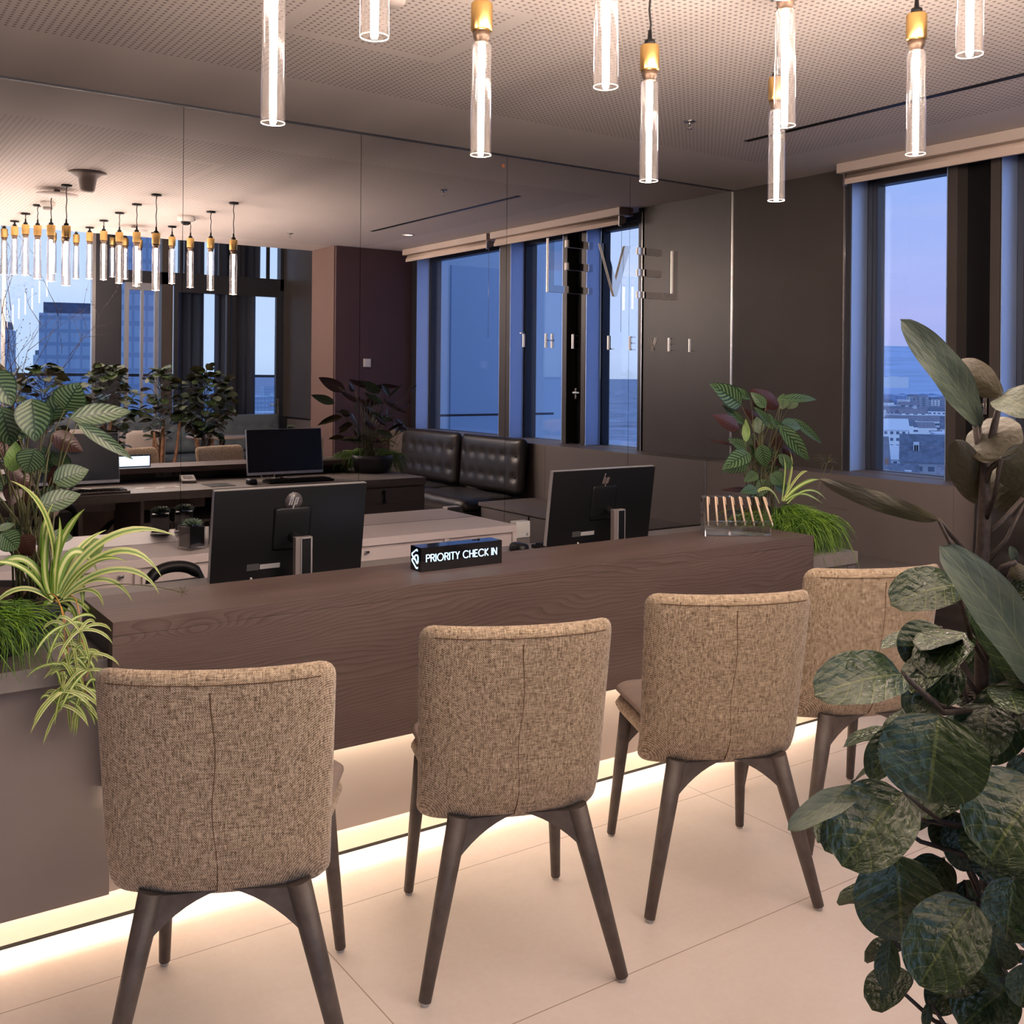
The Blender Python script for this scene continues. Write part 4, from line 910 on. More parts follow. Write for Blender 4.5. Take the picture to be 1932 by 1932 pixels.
# ------------------------------------------------------------------ tufted benches and low cabinet along the windows
def tufted(bm, W_, H_, T, R, nx, nz, zoff):
    bt = [(-W_ / 2 + W_ * (i + .5 + (0)) / nx, -H_ / 2 + H_ * (j + .75) / (nz + .6)) for i in range(nx) for j in range(nz)]
    def bend(x, z, side):
        if side > 0: return 0, 0, 0
        d_ = min(math.hypot(x - a, z - b_) for a, b_ in bt)
        return 0, .022 * math.exp(-(d_ / .032) ** 2) - .0 , 0
    cushion(bm, W_, H_, T, R, 34, bend, ex=10)
    return bt
def bench(y0, y1, x, rz, lab, back_h=.47, seat=True, group='black tufted benches', cloth=None):
    L = y1 - y0; cy = (y0 + y1) / 2; m = cloth or MT['tuft']
    t = thing('tufted_bench', lab, 'bench', (x, cy, 0), rz, group)
    # local frame: bench back faces -X when rz = 0
    bm = bmesh.new(); bt = tufted(bm, L - .01, back_h, .12, .035, 6, 2, 0)
    Mx = Matrix.Translation((0, 0, .465 + back_h / 2)) @ Matrix.Rotation(math.radians(4), 4, 'Y') @ Matrix.Rotation(-PI / 2, 4, 'Z')
    xf(bm, Mx); bk = obj('backrest', bm, m, t)
    bm = bmesh.new()
    for a, b_ in bt: tube(bm, [(a, -.034, b_), (a, -.044, b_)], [.010, .006], 10)
    xf(bm, Mx); obj('buttons', bm, m, bk)
    if seat:
        bm = bmesh.new(); cushion(bm, L - .01, .56, .13, .05, 14, lambda x_, z_, s: (0, (.006 * math.cos(x_ * 40) * math.cos(z_ * 34)) if s > 0 else 0, 0), ex=12)
        xf(bm, Matrix.Translation((-.32, 0, .40)) @ Matrix.Rotation(-PI / 2, 4, 'Z') @ Matrix.Rotation(PI / 2, 4, 'X')); obj('seat', bm, m, t)
        bm = bmesh.new(); box(bm, -.585, .0, -L / 2 + .01, L / 2 - .01, .06, .36, .01); obj('base', bm, m, t)
        bm = bmesh.new(); box(bm, -.55, .04, -L / 2 + .03, L / 2 - .03, 0, .06); obj('plinth', bm, MT['greycab'], t)
    return t
bench(2.02, 2.99, 4.965, 0, 'black leather tufted bench next to the low grey cabinet under the windows')
bench(.90, 1.96, 4.965, 0, 'black leather tufted bench behind the planter on the desk end, seen in the mirror')
t = thing('low_cabinet', 'low grey cabinet with drawers under the windows in the corner', 'cabinet', (4.78, 3.9, 0))
bm = bmesh.new(); box(bm, -.29, .26, -.88, 1.06, .415, .445, .002); obj('cabinet_top', bm, MT['greycab'], t)
bm = bmesh.new(); box(bm, -.27, .26, -.87, 1.06, .0, .414); obj('carcass', bm, MT['greycab'], t)
for a, b_ in ((-.83, -.20), (-.18, .42), (.44, 1.03)):
    bm = bmesh.new(); box(bm, -.286, -.271, a, b_, .06, .405, .0015); obj('drawer_front', bm, MT['greycab'], t)

# ------------------------------------------------------------------ polished lettering on the mirror
t = thing('wall_lettering', 'large polished letters spelling LEVEL on the mirror, with bar-shaped Es', 'lettering', (4.235, D, 2.13))
def ltr(polys, lab):
    bm = bmesh.new()
    for p in polys:
        bm2 = bmesh.new(); prism(bm2, [(a - 4.235, b_ - 2.13) for a, b_ in p], -.012, -.002, 'y')
        for f in bm2.faces: f.material_index = 0 if abs(f.normal.y) > .9 else 1
        me = bpy.data.meshes.new('tmp'); bm2.to_mesh(me); bm2.free(); bm.from_mesh(me); bpy.data.meshes.remove(me)
    o = obj('letter', bm, [MT['letterface'], MT['letterside']], t); o['label'] = lab
def rc(x0, x1, z0, z1): return [(x0, z0), (x1, z0), (x1, z1), (x0, z1)]
TB, BB = 2.290, 1.966
ltr([[(3.703, BB), (3.82, BB), (3.82, BB + .042), (3.745, BB + .042), (3.745, TB), (3.703, TB)]], 'first letter L')
ltr([rc(3.843, 4.045, TB - .044, TB), rc(3.843, 4.045, 2.108, 2.152), rc(3.822, 4.045, BB, BB + .042)], 'letter E made of three bars')
ltr([[(4.104, TB), (4.222, BB), (4.242, BB), (4.355, TB), (4.308, TB), (4.234, 2.066), (4.150, TB)]], 'letter V')
ltr([rc(4.421, 4.622, TB - .044, TB), rc(4.421, 4.622, 2.108, 2.152), rc(4.421, 4.64, BB, BB + .042)], 'second letter E made of three bars')
ltr([[(4.642, BB), (4.766, BB), (4.766, TB), (4.724, TB), (4.724, BB + .042), (4.642, BB + .042)]], 'last letter L, mirrored')
t = thing('wall_lettering', 'small thin letters THE LEVEL in a row on the mirror', 'lettering', (4.235, D, 1.633))
for ch_, x in (('T', 3.515), ('H', 3.70), ('E', 3.905), ('L', 4.19), ('E', 4.367), ('V', 4.535), ('E', 4.708), ('L', 4.896)):
    bm = bmesh.new()
    for line in STROKES[ch_]:
        stroke(bm, [(a * .080 * (1.15 if ch_ == 'V' else .95), b_ * .080) for a, b_ in line], .0085, -.012, -.002, Matrix.Translation((x - 4.235, 0, 0)))
    for f in bm.faces: f.material_index = 0 if abs(f.normal.y) > .9 else 1
    obj('letter', bm, [MT['letterface'], MT['letterside']], t)['label'] = 'small letter ' + ch_
# ------------------------------------------------------------------ leaves
def leaf(bm, base, tip, width, nrm, droop=.15, fold=.12, shape='ovate', wav=.0, nu=12, nv=8, mi=0, roll=0.0):
    uvl = bm.loops.layers.uv.verify()
    base = Vector(base); tip = Vector(tip); d_ = tip - base; L = d_.length; d_.normalize()
    n_ = Vector(nrm); n_ = (n_ - d_ * n_.dot(d_)).normalized()
    if roll: n_ = Matrix.Rotation(roll, 3, d_) @ n_
    s_ = d_.cross(n_).normalized(); grid = []
    ph = random.random() * 6
    for i in range(nu + 1):
        t = i / nu
        if shape == 'ovate': w = (math.sin(PI * min(1, t ** .72)) ** .85) if 0 < t < 1 else 0
        elif shape == 'round': w = math.sqrt(max(0, 1 - (2 * t - 1) ** 2)) ** .85
        elif shape == 'lance': w = (math.sin(PI * t ** .8) ** .95) if 0 < t < 1 else 0
        elif shape == 'obov': w = (math.sin(PI * t ** 1.1) ** .5) if 0 < t < 1 else 0
        else: w = math.sin(PI * t) ** .7
        w = max(w, .0) * width / 2
        c = base + d_ * (L * t) + n_ * (droop * L * (4 * t * (1 - t)) * .5 - 0) 
        row = []
        for j in range(nv + 1):
            s = -1 + 2 * j / nv
            off = n_ * (abs(s) ** 1.3 * w * fold * 2) + n_ * (wav * L * math.sin(t * 14 + ph + s * 1.2) * abs(s) ** 1.5)
            e_ = 1 + (wav * .35 * math.sin(t * 17 + ph * 2) * s * s)
            row.append((bm.verts.new(c + s_ * (w * s * e_) + off), t, (s + 1) / 2))
        grid.append(row)
    for i in range(nu):
        for j in range(nv):
            q = [grid[i][j], grid[i][j + 1], grid[i + 1][j + 1], grid[i + 1][j]]
            f = bm.faces.new([k[0] for k in q]); f.smooth = True; f.material_index = mi
            for lp, k in zip(f.loops, q): lp[uvl].uv = (k[1], k[2])
def ribbon(bm, pts, width, nrm_up=Vector((.1, -.85, .5)), crease=.3, mi=0, seg=10):
    uvl = bm.loops.layers.uv.verify(); pts = [Vector(p) for p in pts]
    def bez(t):
        P_ = pts[:]
        while len(P_) > 1: P_ = [a.lerp(b_, t) for a, b_ in zip(P_, P_[1:])]
        return P_[0]
    rows = []
    for i in range(seg + 1):
        t = i / seg; p = bez(t); tn = (bez(min(1, t + .02)) - bez(max(0, t - .02))).normalized()
        s_ = tn.cross(nrm_up); s_ = s_.normalized() if s_.length > 1e-4 else Vector((1, 0, 0)); n_ = s_.cross(tn)
        w = width / 2 * min(1, (1 - t) * 3.2 + .05) * min(1, .6 + t * 2)
        rows.append([(bm.verts.new(p - s_ * w + n_ * w * crease), t, 0), (bm.verts.new(p), t, .5), (bm.verts.new(p + s_ * w + n_ * w * crease), t, 1)])
    for i in range(seg):
        for j in range(2):
            q = [rows[i][j], rows[i][j + 1], rows[i + 1][j + 1], rows[i + 1][j]]
            f = bm.faces.new([k[0] for k in q]); f.smooth = True; f.material_index = mi
            for lp, k in zip(f.loops, q): lp[uvl].uv = (k[1], k[2])
def towards_eye(p, up=.35):
    v = (EYE - Vector(p)).normalized(); return (v + Vector((0, 0, up))).normalized()
def bowl(t, r0, r1, h):
    bm = bmesh.new(); lathe(bm, [(0, 0), (r0, 0), (r0 + (r1 - r0) * .62, h * .35), (r1, h * .8), (r1 * 1.0, h), (r1 - .012, h), (r1 - .02, h * .8), (0, h * .78)], 56); obj('bowl', bm, MT['pot'], t)
    bm = bmesh.new(); lathe(bm, [(0, h * .92), (r1 * .5, h * .91), (r1 - .014, h * .86)], 40); obj('soil', bm, MT['soil'], t)
def spider_plant(t, o, base, items, name='variegated_blades'):
    bm = bmesh.new()
    for it in items: ribbon(bm, [Vector(p) - o for p in it[0]], it[1], mi=it[2] if len(it) > 2 else 0, seg=14)
    return obj(name, bm, [MT['spidergreen'], MT['spider']], t)
def grass(t, o, c, n, rx, h, name, over=None, seed=3, r=.0016, mat_=None, outl=.16, tang=1.0, hang=.1):
    """tangle of thin arching strands round centre c"""
    rnd = random.Random(seed); bm = bmesh.new()
    for k in range(n):
        a = rnd.uniform(0, 2 * PI) if over is None else rnd.gauss(over, .9)
        rr = rx * math.sqrt(rnd.random()); p = Vector(c) + Vector((math.cos(a) * rr, math.sin(a) * rr, 0)) - o
        out = Vector((math.cos(a), math.sin(a), 0)); L = rnd.uniform(.5, 1.2) * outl
        up = h * rnd.uniform(.5, 1.1) * (1 - .6 * rr / rx)
        q1 = p + out * L * .35 + Vector((0, 0, up)); q2 = p + out * L + Vector((rnd.gauss(0, .02), rnd.gauss(0, .02), up * .6)); q3 = p + out * L * 1.25 + Vector((rnd.gauss(0, .02), rnd.gauss(0, .02), -rnd.uniform(0, 1) * hang))
        pts = []
        for s in range(6):
            u_ = s / 5; P_ = [p, q1, q2, q3]
            while len(P_) > 1: P_ = [x.lerp(y, u_) for x, y in zip(P_, P_[1:])]
            pts.append(P_[0] + Vector((rnd.gauss(0, .0025), rnd.gauss(0, .0025), rnd.gauss(0, .0025))))
        tube(bm, pts, [r] * 5 + [r * .4], 4, cap=False)
        if rnd.random() < .6 * tang:
            b_ = pts[3]; e_ = b_ + Vector((rnd.gauss(0, .03), rnd.gauss(0, .03), rnd.uniform(-.05, .02))); tube(bm, [b_, b_.lerp(e_, .5) + Vector((0, 0, .006)), e_], [r, r, r * .4], 4, cap=False)
    return obj(name, bm, mat_ or MT['grass'], t)

def striped_group(t, o, specs, ctr, seed=1, stem_r=.0028):
    """specs: (u0,v0,u1,v1,width_px,depth_Y,kind); stems run from each leaf base down to ctr"""
    rnd = random.Random(seed); bl, bs = bmesh.new(), bmesh.new()
    for s in specs:
        u0, v0, u1, v1, w, Y, kind = s
        dy = rnd.uniform(-.03, .03)
        a = ptY(u0, v0, Y); b_ = ptY(u1, v1, Y + dy); dep = (a - EYE).dot(FW); wid = w / FPX * dep
        n_ = towards_eye(a, .25)
        if kind == 'u': n_ = -n_
        mi = {'s': 0, 'u': 0, 'g': 1}[kind]
        random.seed(int(u0 * 3 + v0)); leaf(bl, a - o, b_ - o, wid * 1.12, n_, droop=.10 * (1 if kind != 'u' else -1), fold=.10, wav=.006, mi=mi, nu=14, nv=8)
        c0 = Vector(ctr) + Vector((rnd.uniform(-.05, .05), rnd.uniform(-.05, .05), 0)); d_ = a - c0
        mid = c0 + Vector((d_.x * .25, d_.y * .25, d_.z * .62))
        pts = []
        for k in range(9):
            u_ = k / 8; pts.append(c0.lerp(mid, u_).lerp(mid.lerp(a, u_), u_) - o)
        tube(bs, pts, [stem_r] * 6 + [stem_r * .8, stem_r * .6, stem_r * .45], 7)
    obj('striped_leaves', bl, [MT['calathea'], MT['plainleaf']], t); obj('leaf_stalks', bs, MT['stem'], t)

# ------------------------------------------------------------------ left bowl on the desk
LC = Vector((.345, 3.03, .7355))
t = thing('planted_bowl', 'large black bowl with striped leaves and spider plant on the desk at the left', 'plant bowl', LC)
bowl(t, .19, .272, .125)
specs = [(-18, 700, 25, 765, 52, 2.95, 's'), (122, 773, 150, 722, 58, 3.05, 's'), (132, 789, 248, 776, 38, 3.0, 's'), (146, 799, 251, 867, 24, 2.93, 's'),
 (60, 752, 67, 834, 58, 2.88, 's'), (2, 768, 22, 842, 48, 2.92, 's'), (66, 846, 50, 893, 48, 2.84, 's'), (100, 909, 168, 886, 42, 2.93, 's'),
 (70, 957, 153, 932, 38, 2.88, 's'), (98, 818, 157, 852, 34, 3.02, 'u'), (12, 884, 62, 916, 34, 2.98, 'u'), (93, 1012, 138, 1014, 25, 2.98, 's'), (-5, 1000, 28, 988, 14, 2.86, 's'),
 (2, 1006, 34, 1036, 42, 2.84, 's'), (24, 890, 30, 832, 30, 2.90, 'g'), (112, 880, 118, 850, 34, 3.08, 's'), (30, 905, 20, 955, 34, 3.0, 'u'), (80, 800, 90, 760, 30, 3.1, 's'),
 (40, 1010, 60, 1050, 36, 2.90, 'u'), (-30, 820, -60, 880, 50, 2.9, 's'), (-60, 760, -100, 700, 60, 3.0, 's'), (-90, 860, -150, 900, 50, 2.95, 's'), (-40, 900, -80, 960, 44, 2.88, 's'), (155, 1045, 198, 1020, 34, 3.0, 'g')]
rndf = random.Random(5)
for k in range(16):
    u, v = rndf.uniform(-40, 130), rndf.uniform(760, 1040); an = rndf.uniform(-2.6, -.4); L = rndf.uniform(40, 75)
    specs.append((u, v, u + L * math.cos(an), v + L * math.sin(an), rndf.uniform(26, 42), 3.12, rndf.choice('ssuu')))
striped_group(t, LC, specs, ptY(62, 1125, 3.0), 4)
# spider plant: blades from one crown at the right of the bowl
cw = ptY(112, 1128, 2.86); o = LC
def V_(u, v, y): return ptY(u, v, y)
it = []
for pts_, w, m_ in (([(112, 1120), (150, 1035), (230, 970), (330, 1010)], 15, 0), ([(105, 1120), (110, 1010), (85, 930), (20, 907)], 11, 0), ([(115, 1125), (170, 1040), (255, 1000), (306, 1090)], 15, 0),
    ([(100, 1120), (95, 1040), (130, 985), (160, 960)], 14, 1), ([(118, 1128), (180, 1060), (270, 1055), (300, 1120)], 13, 0), ([(118, 1130), (170, 1075), (225, 1085), (250, 1135)], 11, 0),
    ([(105, 1120), (115, 1040), (150, 1010), (185, 1080)], 18, 1), ([(108, 1124), (135, 1070), (155, 1065), (157, 1150)], 20, 1), ([(95, 1125), (60, 1040), (30, 1040), (-20, 1080)], 15, 1),
    ([(92, 1128), (60, 1070), (20, 1050), (-30, 1065)], 11, 1), ([(95, 1130), (80, 1060), (70, 1000), (100, 950)], 13, 1), ([(100, 1130), (70, 1090), (90, 1000), (92, 985)], 14, 1),
    ([(110, 1135), (140, 1120), (165, 1140), (200, 1200)], 12, 0), ([(105, 1135), (125, 1130), (150, 1150), (140, 1190)], 12, 1), ([(96, 1135), (90, 1140), (88, 1150), (82, 1165)], 20, 1),
    ([(100, 1135), (60, 1100), (20, 1100), (-20, 1150)], 10, 0), ([(115, 1128), (150, 1060), (200, 1040), (240, 1060)], 9, 1), ([(110, 1125), (125, 1060), (150, 1020), (200, 1000)], 12, 0),
    ([(103, 1120), (100, 1060), (118, 1020), (112, 975)], 12, 1), ([(118, 1130), (160, 1100), (190, 1110), (195, 1145)], 9, 0), ([(90, 1125), (80, 1080), (60, 1060), (62, 1100)], 11, 0)):
    y0 = 2.86; rnd = random.Random(int(pts_[3][0] + 999)); y1 = y0 + rnd.uniform(-.10, .12)
    P_ = [ptY(u, v, y0 + (y1 - y0) * k / 3) for k, (u, v) in enumerate(pts_)]
    it.append((P_, w / FPX * 2.45, m_))
spider_plant(t, o, cw, it)
bm = bmesh.new(); runners = []
for pts_ in ([(112, 1135), (150, 1100), (240, 1090), (345, 1118)],):
    P_ = [ptY(u, v, 2.86) - o for u, v in pts_]; q = []
    for k in range(12):
        u_ = k / 11; R_ = P_[:]
        while len(R_) > 1: R_ = [a.lerp(b_, u_) for a, b_ in zip(R_, R_[1:])]
        q.append(R_[0])
    tube(bm, q, .0012, 5)
    for k in range(6):
        a = k * 1.1; tube(bm, [q[-1], q[-1] + Vector((.018 * math.cos(a), 0, .018 * math.sin(a) + .006))], [.0012, .0004], 4)
obj('flower_stalk', bm, MT['stem'], t)
# orange runners carrying plantlets that hang over the desk edge
bm = bmesh.new(); pl = []
hang = [([(85, 1125), (112, 1105), (122, 1160), (122, 1215)], (122, 1215)), ([(100, 1132), (118, 1130), (130, 1180), (128, 1250)], (126, 1255)), ([(128, 1125), (150, 1115), (152, 1170), (150, 1210)], (150, 1225)),
        ([(122, 1180), (120, 1240), (118, 1290), (118, 1320)], (118, 1318)), ([(130, 1190), (148, 1250), (160, 1290), (160, 1310)], (158, 1315)), ([(150, 1200), (170, 1240), (172, 1270), (160, 1280)], (168, 1270))]
for pts_, end in hang:
    P_ = [ptY(u, v, 2.68) - o for u, v in pts_]; P_[0] = ptY(*pts_[0], 2.80) - o; q = []
    for k in range(10):
        u_ = k / 9; R_ = P_[:]
        while len(R_) > 1: R_ = [a.lerp(b_, u_) for a, b_ in zip(R_, R_[1:])]
        q.append(R_[0])
    tube(bm, q, .0014, 5)
obj('runners', bm, MT['runner'], t)
bm = bmesh.new(); rnd = random.Random(12)
for (u, v, k_) in ((122, 1180, 9), (125, 1215, 9), (150, 1190, 8), (128, 1255, 12), (150, 1235, 12), (118, 1305, 13), (140, 1290, 12), (160, 1300, 12), (165, 1265, 8), (108, 1330, 6), (125, 1320, 10), (152, 1325, 10), (145, 1265, 8)):
    c = ptY(u, v, 2.675 + rnd.uniform(-.03, .02)) - o
    for k in range(int(k_ * .75)):
        a = rnd.uniform(0, 2 * PI); L = rnd.uniform(.035, .078); dx = Vector((math.cos(a), .35 * math.sin(a * 3), math.sin(a)))
        ribbon(bm, [c, c + dx * L * .5 + Vector((0, 0, .012)), c + dx * L + Vector((0, 0, -.004)), c + dx * L * 1.2 + Vector((0, 0, -.03))], .0075, mi=1 if rnd.random() < .35 else 0, seg=7, nrm_up=Vector((.2, -1, .3)))
obj('plantlets', bm, [MT['spidergreen'], MT['spider']], t)
grass(t, LC, LC + Vector((-.005, -.17, .118)), 480, .125, .06, 'rush_strands', over=-1.75, seed=5, r=.0015, outl=.105, hang=.12)

# ------------------------------------------------------------------ right bowl on the end of the desk
RC = Vector((3.50, 3.10, .7355))
t = thing('planted_bowl', 'black bowl with striped leaves and bright rush grass at the right end of the counter', 'plant bowl', RC)
bowl(t, .12, .155, .13)
sp = [(1398, 764, 1338, 723, 36, 3.05, 's'), (1416, 752, 1368, 728, 16, 3.12, 's'), (1445, 768, 1416, 740, 20, 3.0, 's'), (1470, 768, 1414, 734, 28, 3.08, 'u'), (1473, 752, 1541, 754, 16, 3.05, 's'),
 (1395, 808, 1343, 783, 26, 3.0, 'u'), (1404, 800, 1362, 764, 15, 3.1, 's'), (1453, 800, 1422, 767, 15, 3.0, 's'), (1480, 818, 1452, 787, 15, 3.02, 's'), (1473, 800, 1511, 806, 24, 3.0, 's'),
 (1470, 802, 1527, 870, 28, 2.98, 's'), (1495, 790, 1550, 837, 16, 3.04, 's'), (1408, 834, 1407, 790, 14, 3.08, 'g'), (1432, 818, 1428, 786, 22, 3.1, 's'), (1409, 847, 1374, 828, 20, 3.05, 's'),
 (1436, 838, 1444, 880, 30, 3.0, 's'), (1414, 855, 1362, 886, 32, 3.0, 's'), (1411, 876, 1361, 891, 24, 3.06, 's'), (1470, 858, 1496, 886, 20, 3.0, 's'), (1475, 845, 1499, 861, 16, 3.08, 'u'),
 (1428, 893, 1404, 909, 22, 3.0, 's'), (1456, 893, 1476, 914, 28, 2.98, 's'), (1428, 923, 1396, 930, 20, 2.98, 's'), (1460, 915, 1492, 932, 20, 3.02, 's'), (1465, 850, 1468, 808, 20, 3.12, 'u'),
 (1388, 841, 1332, 829, 6, 3.1, 'u'), (1450, 860, 1420, 830, 22, 3.15, 'u'), (1440, 800, 1400, 770, 18, 3.15, 'u'), (1446, 905, 1430, 940, 26, 3.05, 's'), (1418, 925, 1360, 925, 10, 3.1, 'u'), (1440, 780, 1462, 812, 20, 3.12, 's')]
rndf = random.Random(15)
for k in range(14):
    u, v = rndf.uniform(1400, 1490), rndf.uniform(770, 910); an = rndf.uniform(-2.6, -.5); L = rndf.uniform(28, 44)
    sp.append((u, v, u + L * math.cos(an), v + L * math.sin(an), rndf.uniform(16, 24), 3.19, rndf.choice('suu')))
striped_group(t, RC, sp, RC + Vector((-.02, 0, .11)), 8, .0024)
rndb = random.Random(31); it = []
for pts_, w, m_ in (([(1478, 945), (1500, 915), (1530, 903), (1545, 905)], 8, 1), ([(1480, 945), (1488, 905), (1500, 880), (1490, 850)], 6, 0), ([(1482, 945), (1510, 920), (1530, 935), (1552, 950)], 6, 1), ([(1470, 950), (1455, 915), (1440, 915), (1420, 935)], 6, 0),
    ([(1475, 945), (1480, 900), (1484, 880), (1478, 860)], 6, 1), ([(1485, 950), (1520, 910), (1545, 925), (1560, 945)], 5, 1), ([(1476, 945), (1500, 900), (1515, 885), (1525, 890)], 5, 0)):
    it.append(([ptY(u, v, 2.98) for u, v in pts_], w / FPX * 4.2, m_))
spider_plant(t, RC, None, it)
# umbrella sedge stalks
bm = bmesh.new()
for (u0, v0, u1, v1, s_) in ((1535, 950, 1561, 872, 42), (1545, 950, 1572, 880, 10), (1520, 955, 1598, 962, 0)):
    a = ptY(u0, v0, 3.0); b_ = ptY(u1, v1, 3.0); tube(bm, [a - RC, a.lerp(b_, .5) + Vector((0, .0, .006)) - RC, b_ - RC], .0016, 5)
    if s_ > 10:
        for k in range(14):
            an = -.5 + k * .32; L = s_ / FPX * 4.2 * random.uniform(.6, 1.05); e_ = b_ + Vector((math.cos(an) * L, .3 * L * math.sin(an * 3), math.sin(an) * L * .6)); tube(bm, [b_ - RC, b_.lerp(e_, .5) + Vector((0, 0, .012)) - RC, e_ - RC], [.0013, .0012, .0005], 4)
obj('sedge_stalks', bm, MT['stem'], t)
grass(t, RC, RC + Vector((.01, -.06, .11)), 760, .15, .12, 'rush_strands', over=-1.2, seed=9, r=.0015, outl=.13, hang=.20)

# ------------------------------------------------------------------ round-leaved tree in the right foreground
def poly_tree(loc, label, specs=None, n=120, h=(.85, 1.55), seed=1, R=.28, leafsize=(.06, .11), tub=.42):
    t = thing('potted_tree', label, 'potted plant', loc, 0, 'round-leaved trees in tubs')
    loc = Vector(loc); rnd = random.Random(seed)
    bm = bmesh.new(); lathe(bm, [(0, 0), (.15, 0), (.20, tub), (.20, tub + .01), (.185, tub + .01), (.18, tub - .04), (0, tub - .04)], 40); obj('tub', bm, MT['pot'], t)
    bm = bmesh.new(); lathe(bm, [(0, tub - .02), (.1, tub - .02), (.183, tub - .03)], 30); obj('soil', bm, MT['soil'], t)
    trunks = []
    for k in range(6):
        a = k * 1.05 + rnd.random(); r = rnd.uniform(.02, .07); top = rnd.uniform(.35, .60) * (h[1] - tub) * (.45 if specs else 1)
        trunks.append((Vector((r * math.cos(a), r * math.sin(a), tub - .03)), Vector((r * 2.4 * math.cos(a) + rnd.gauss(0, .03), r * 2.4 * math.sin(a) + rnd.gauss(0, .03), tub + top))))
    bm = bmesh.new()
    for a, b_ in trunks:
        m_ = a.lerp(b_, .5) + Vector((rnd.gauss(0, .015), rnd.gauss(0, .015), 0)); tube(bm, [a, m_, b_], [.019, .015, .012], 9)
    obj('trunks', bm, MT['bark'], t)
    bl, bs = bmesh.new(), bmesh.new()
    if specs:
        for s in specs:
            u0, v0, u1, v1, w, d0, d1, kind = s
            a = pt(u0, v0, d0); b_ = pt(u1, v1, d1); wid = w / FPX * (d0 + d1) / 2
            n_ = towards_eye(a, .5 if kind in 'tp' else -.1)
            sgn = -1 if kind == 'u' else 1
            random.seed(int(u0 + v0)); leaf(bl, a - loc, b_ - loc, wid * 1.06, n_ * sgn, droop=(.16 if sgn > 0 else -.2), fold=.13 * 1, wav=.012, shape='round' if w > 70 else 'obov', mi=1 if kind in 'pu' else 0, nu=26, nv=12)
            # petiole back to the stem axis
            zc = a.z - .10; sx = Vector((loc.x + .0, loc.y, max(zc, tub + .1))); st = pt(1856, 1000, 1.5); sx.x = st.x; sx.y = st.y
            mid = sx.lerp(a, .55) - Vector((0, 0, .015)); tube(bs, [sx - loc, mid - loc, a - loc], [.0042, .0032, .0026], 7)
    for k in range(n):
        z = rnd.uniform(*h); a = rnd.uniform(0, 2 * PI); f = math.sin(PI * min(1, max(.12, (z - h[0]) / (h[1] - h[0])))) ** .6
        r = R * f * rnd.uniform(.35, 1); c = Vector((r * math.cos(a), r * math.sin(a), z)); L = rnd.uniform(*leafsize)
        out = Vector((math.cos(a), math.sin(a), rnd.uniform(-.7, .5))).normalized()
        leaf(bl, c, c + out * L, L * rnd.uniform(.8, 1.0), Vector((out.x * .3, out.y * .3, 1)) + Vector((rnd.gauss(0, .4), rnd.gauss(0, .4), 0)), droop=.12, fold=.1, wav=.01, shape='round', nu=8, nv=4, mi=0 if rnd.random() < .85 else 1)
        ax_ = Vector((c.x * .15, c.y * .15, z - .07)); tube(bs, [ax_, ax_.lerp(c, .5) - Vector((0, 0, .01)), c], [.003, .0025, .002], 5, cap=False)
    return t, bl, bs, rnd
P1 = Vector((1.42, .84, 0))
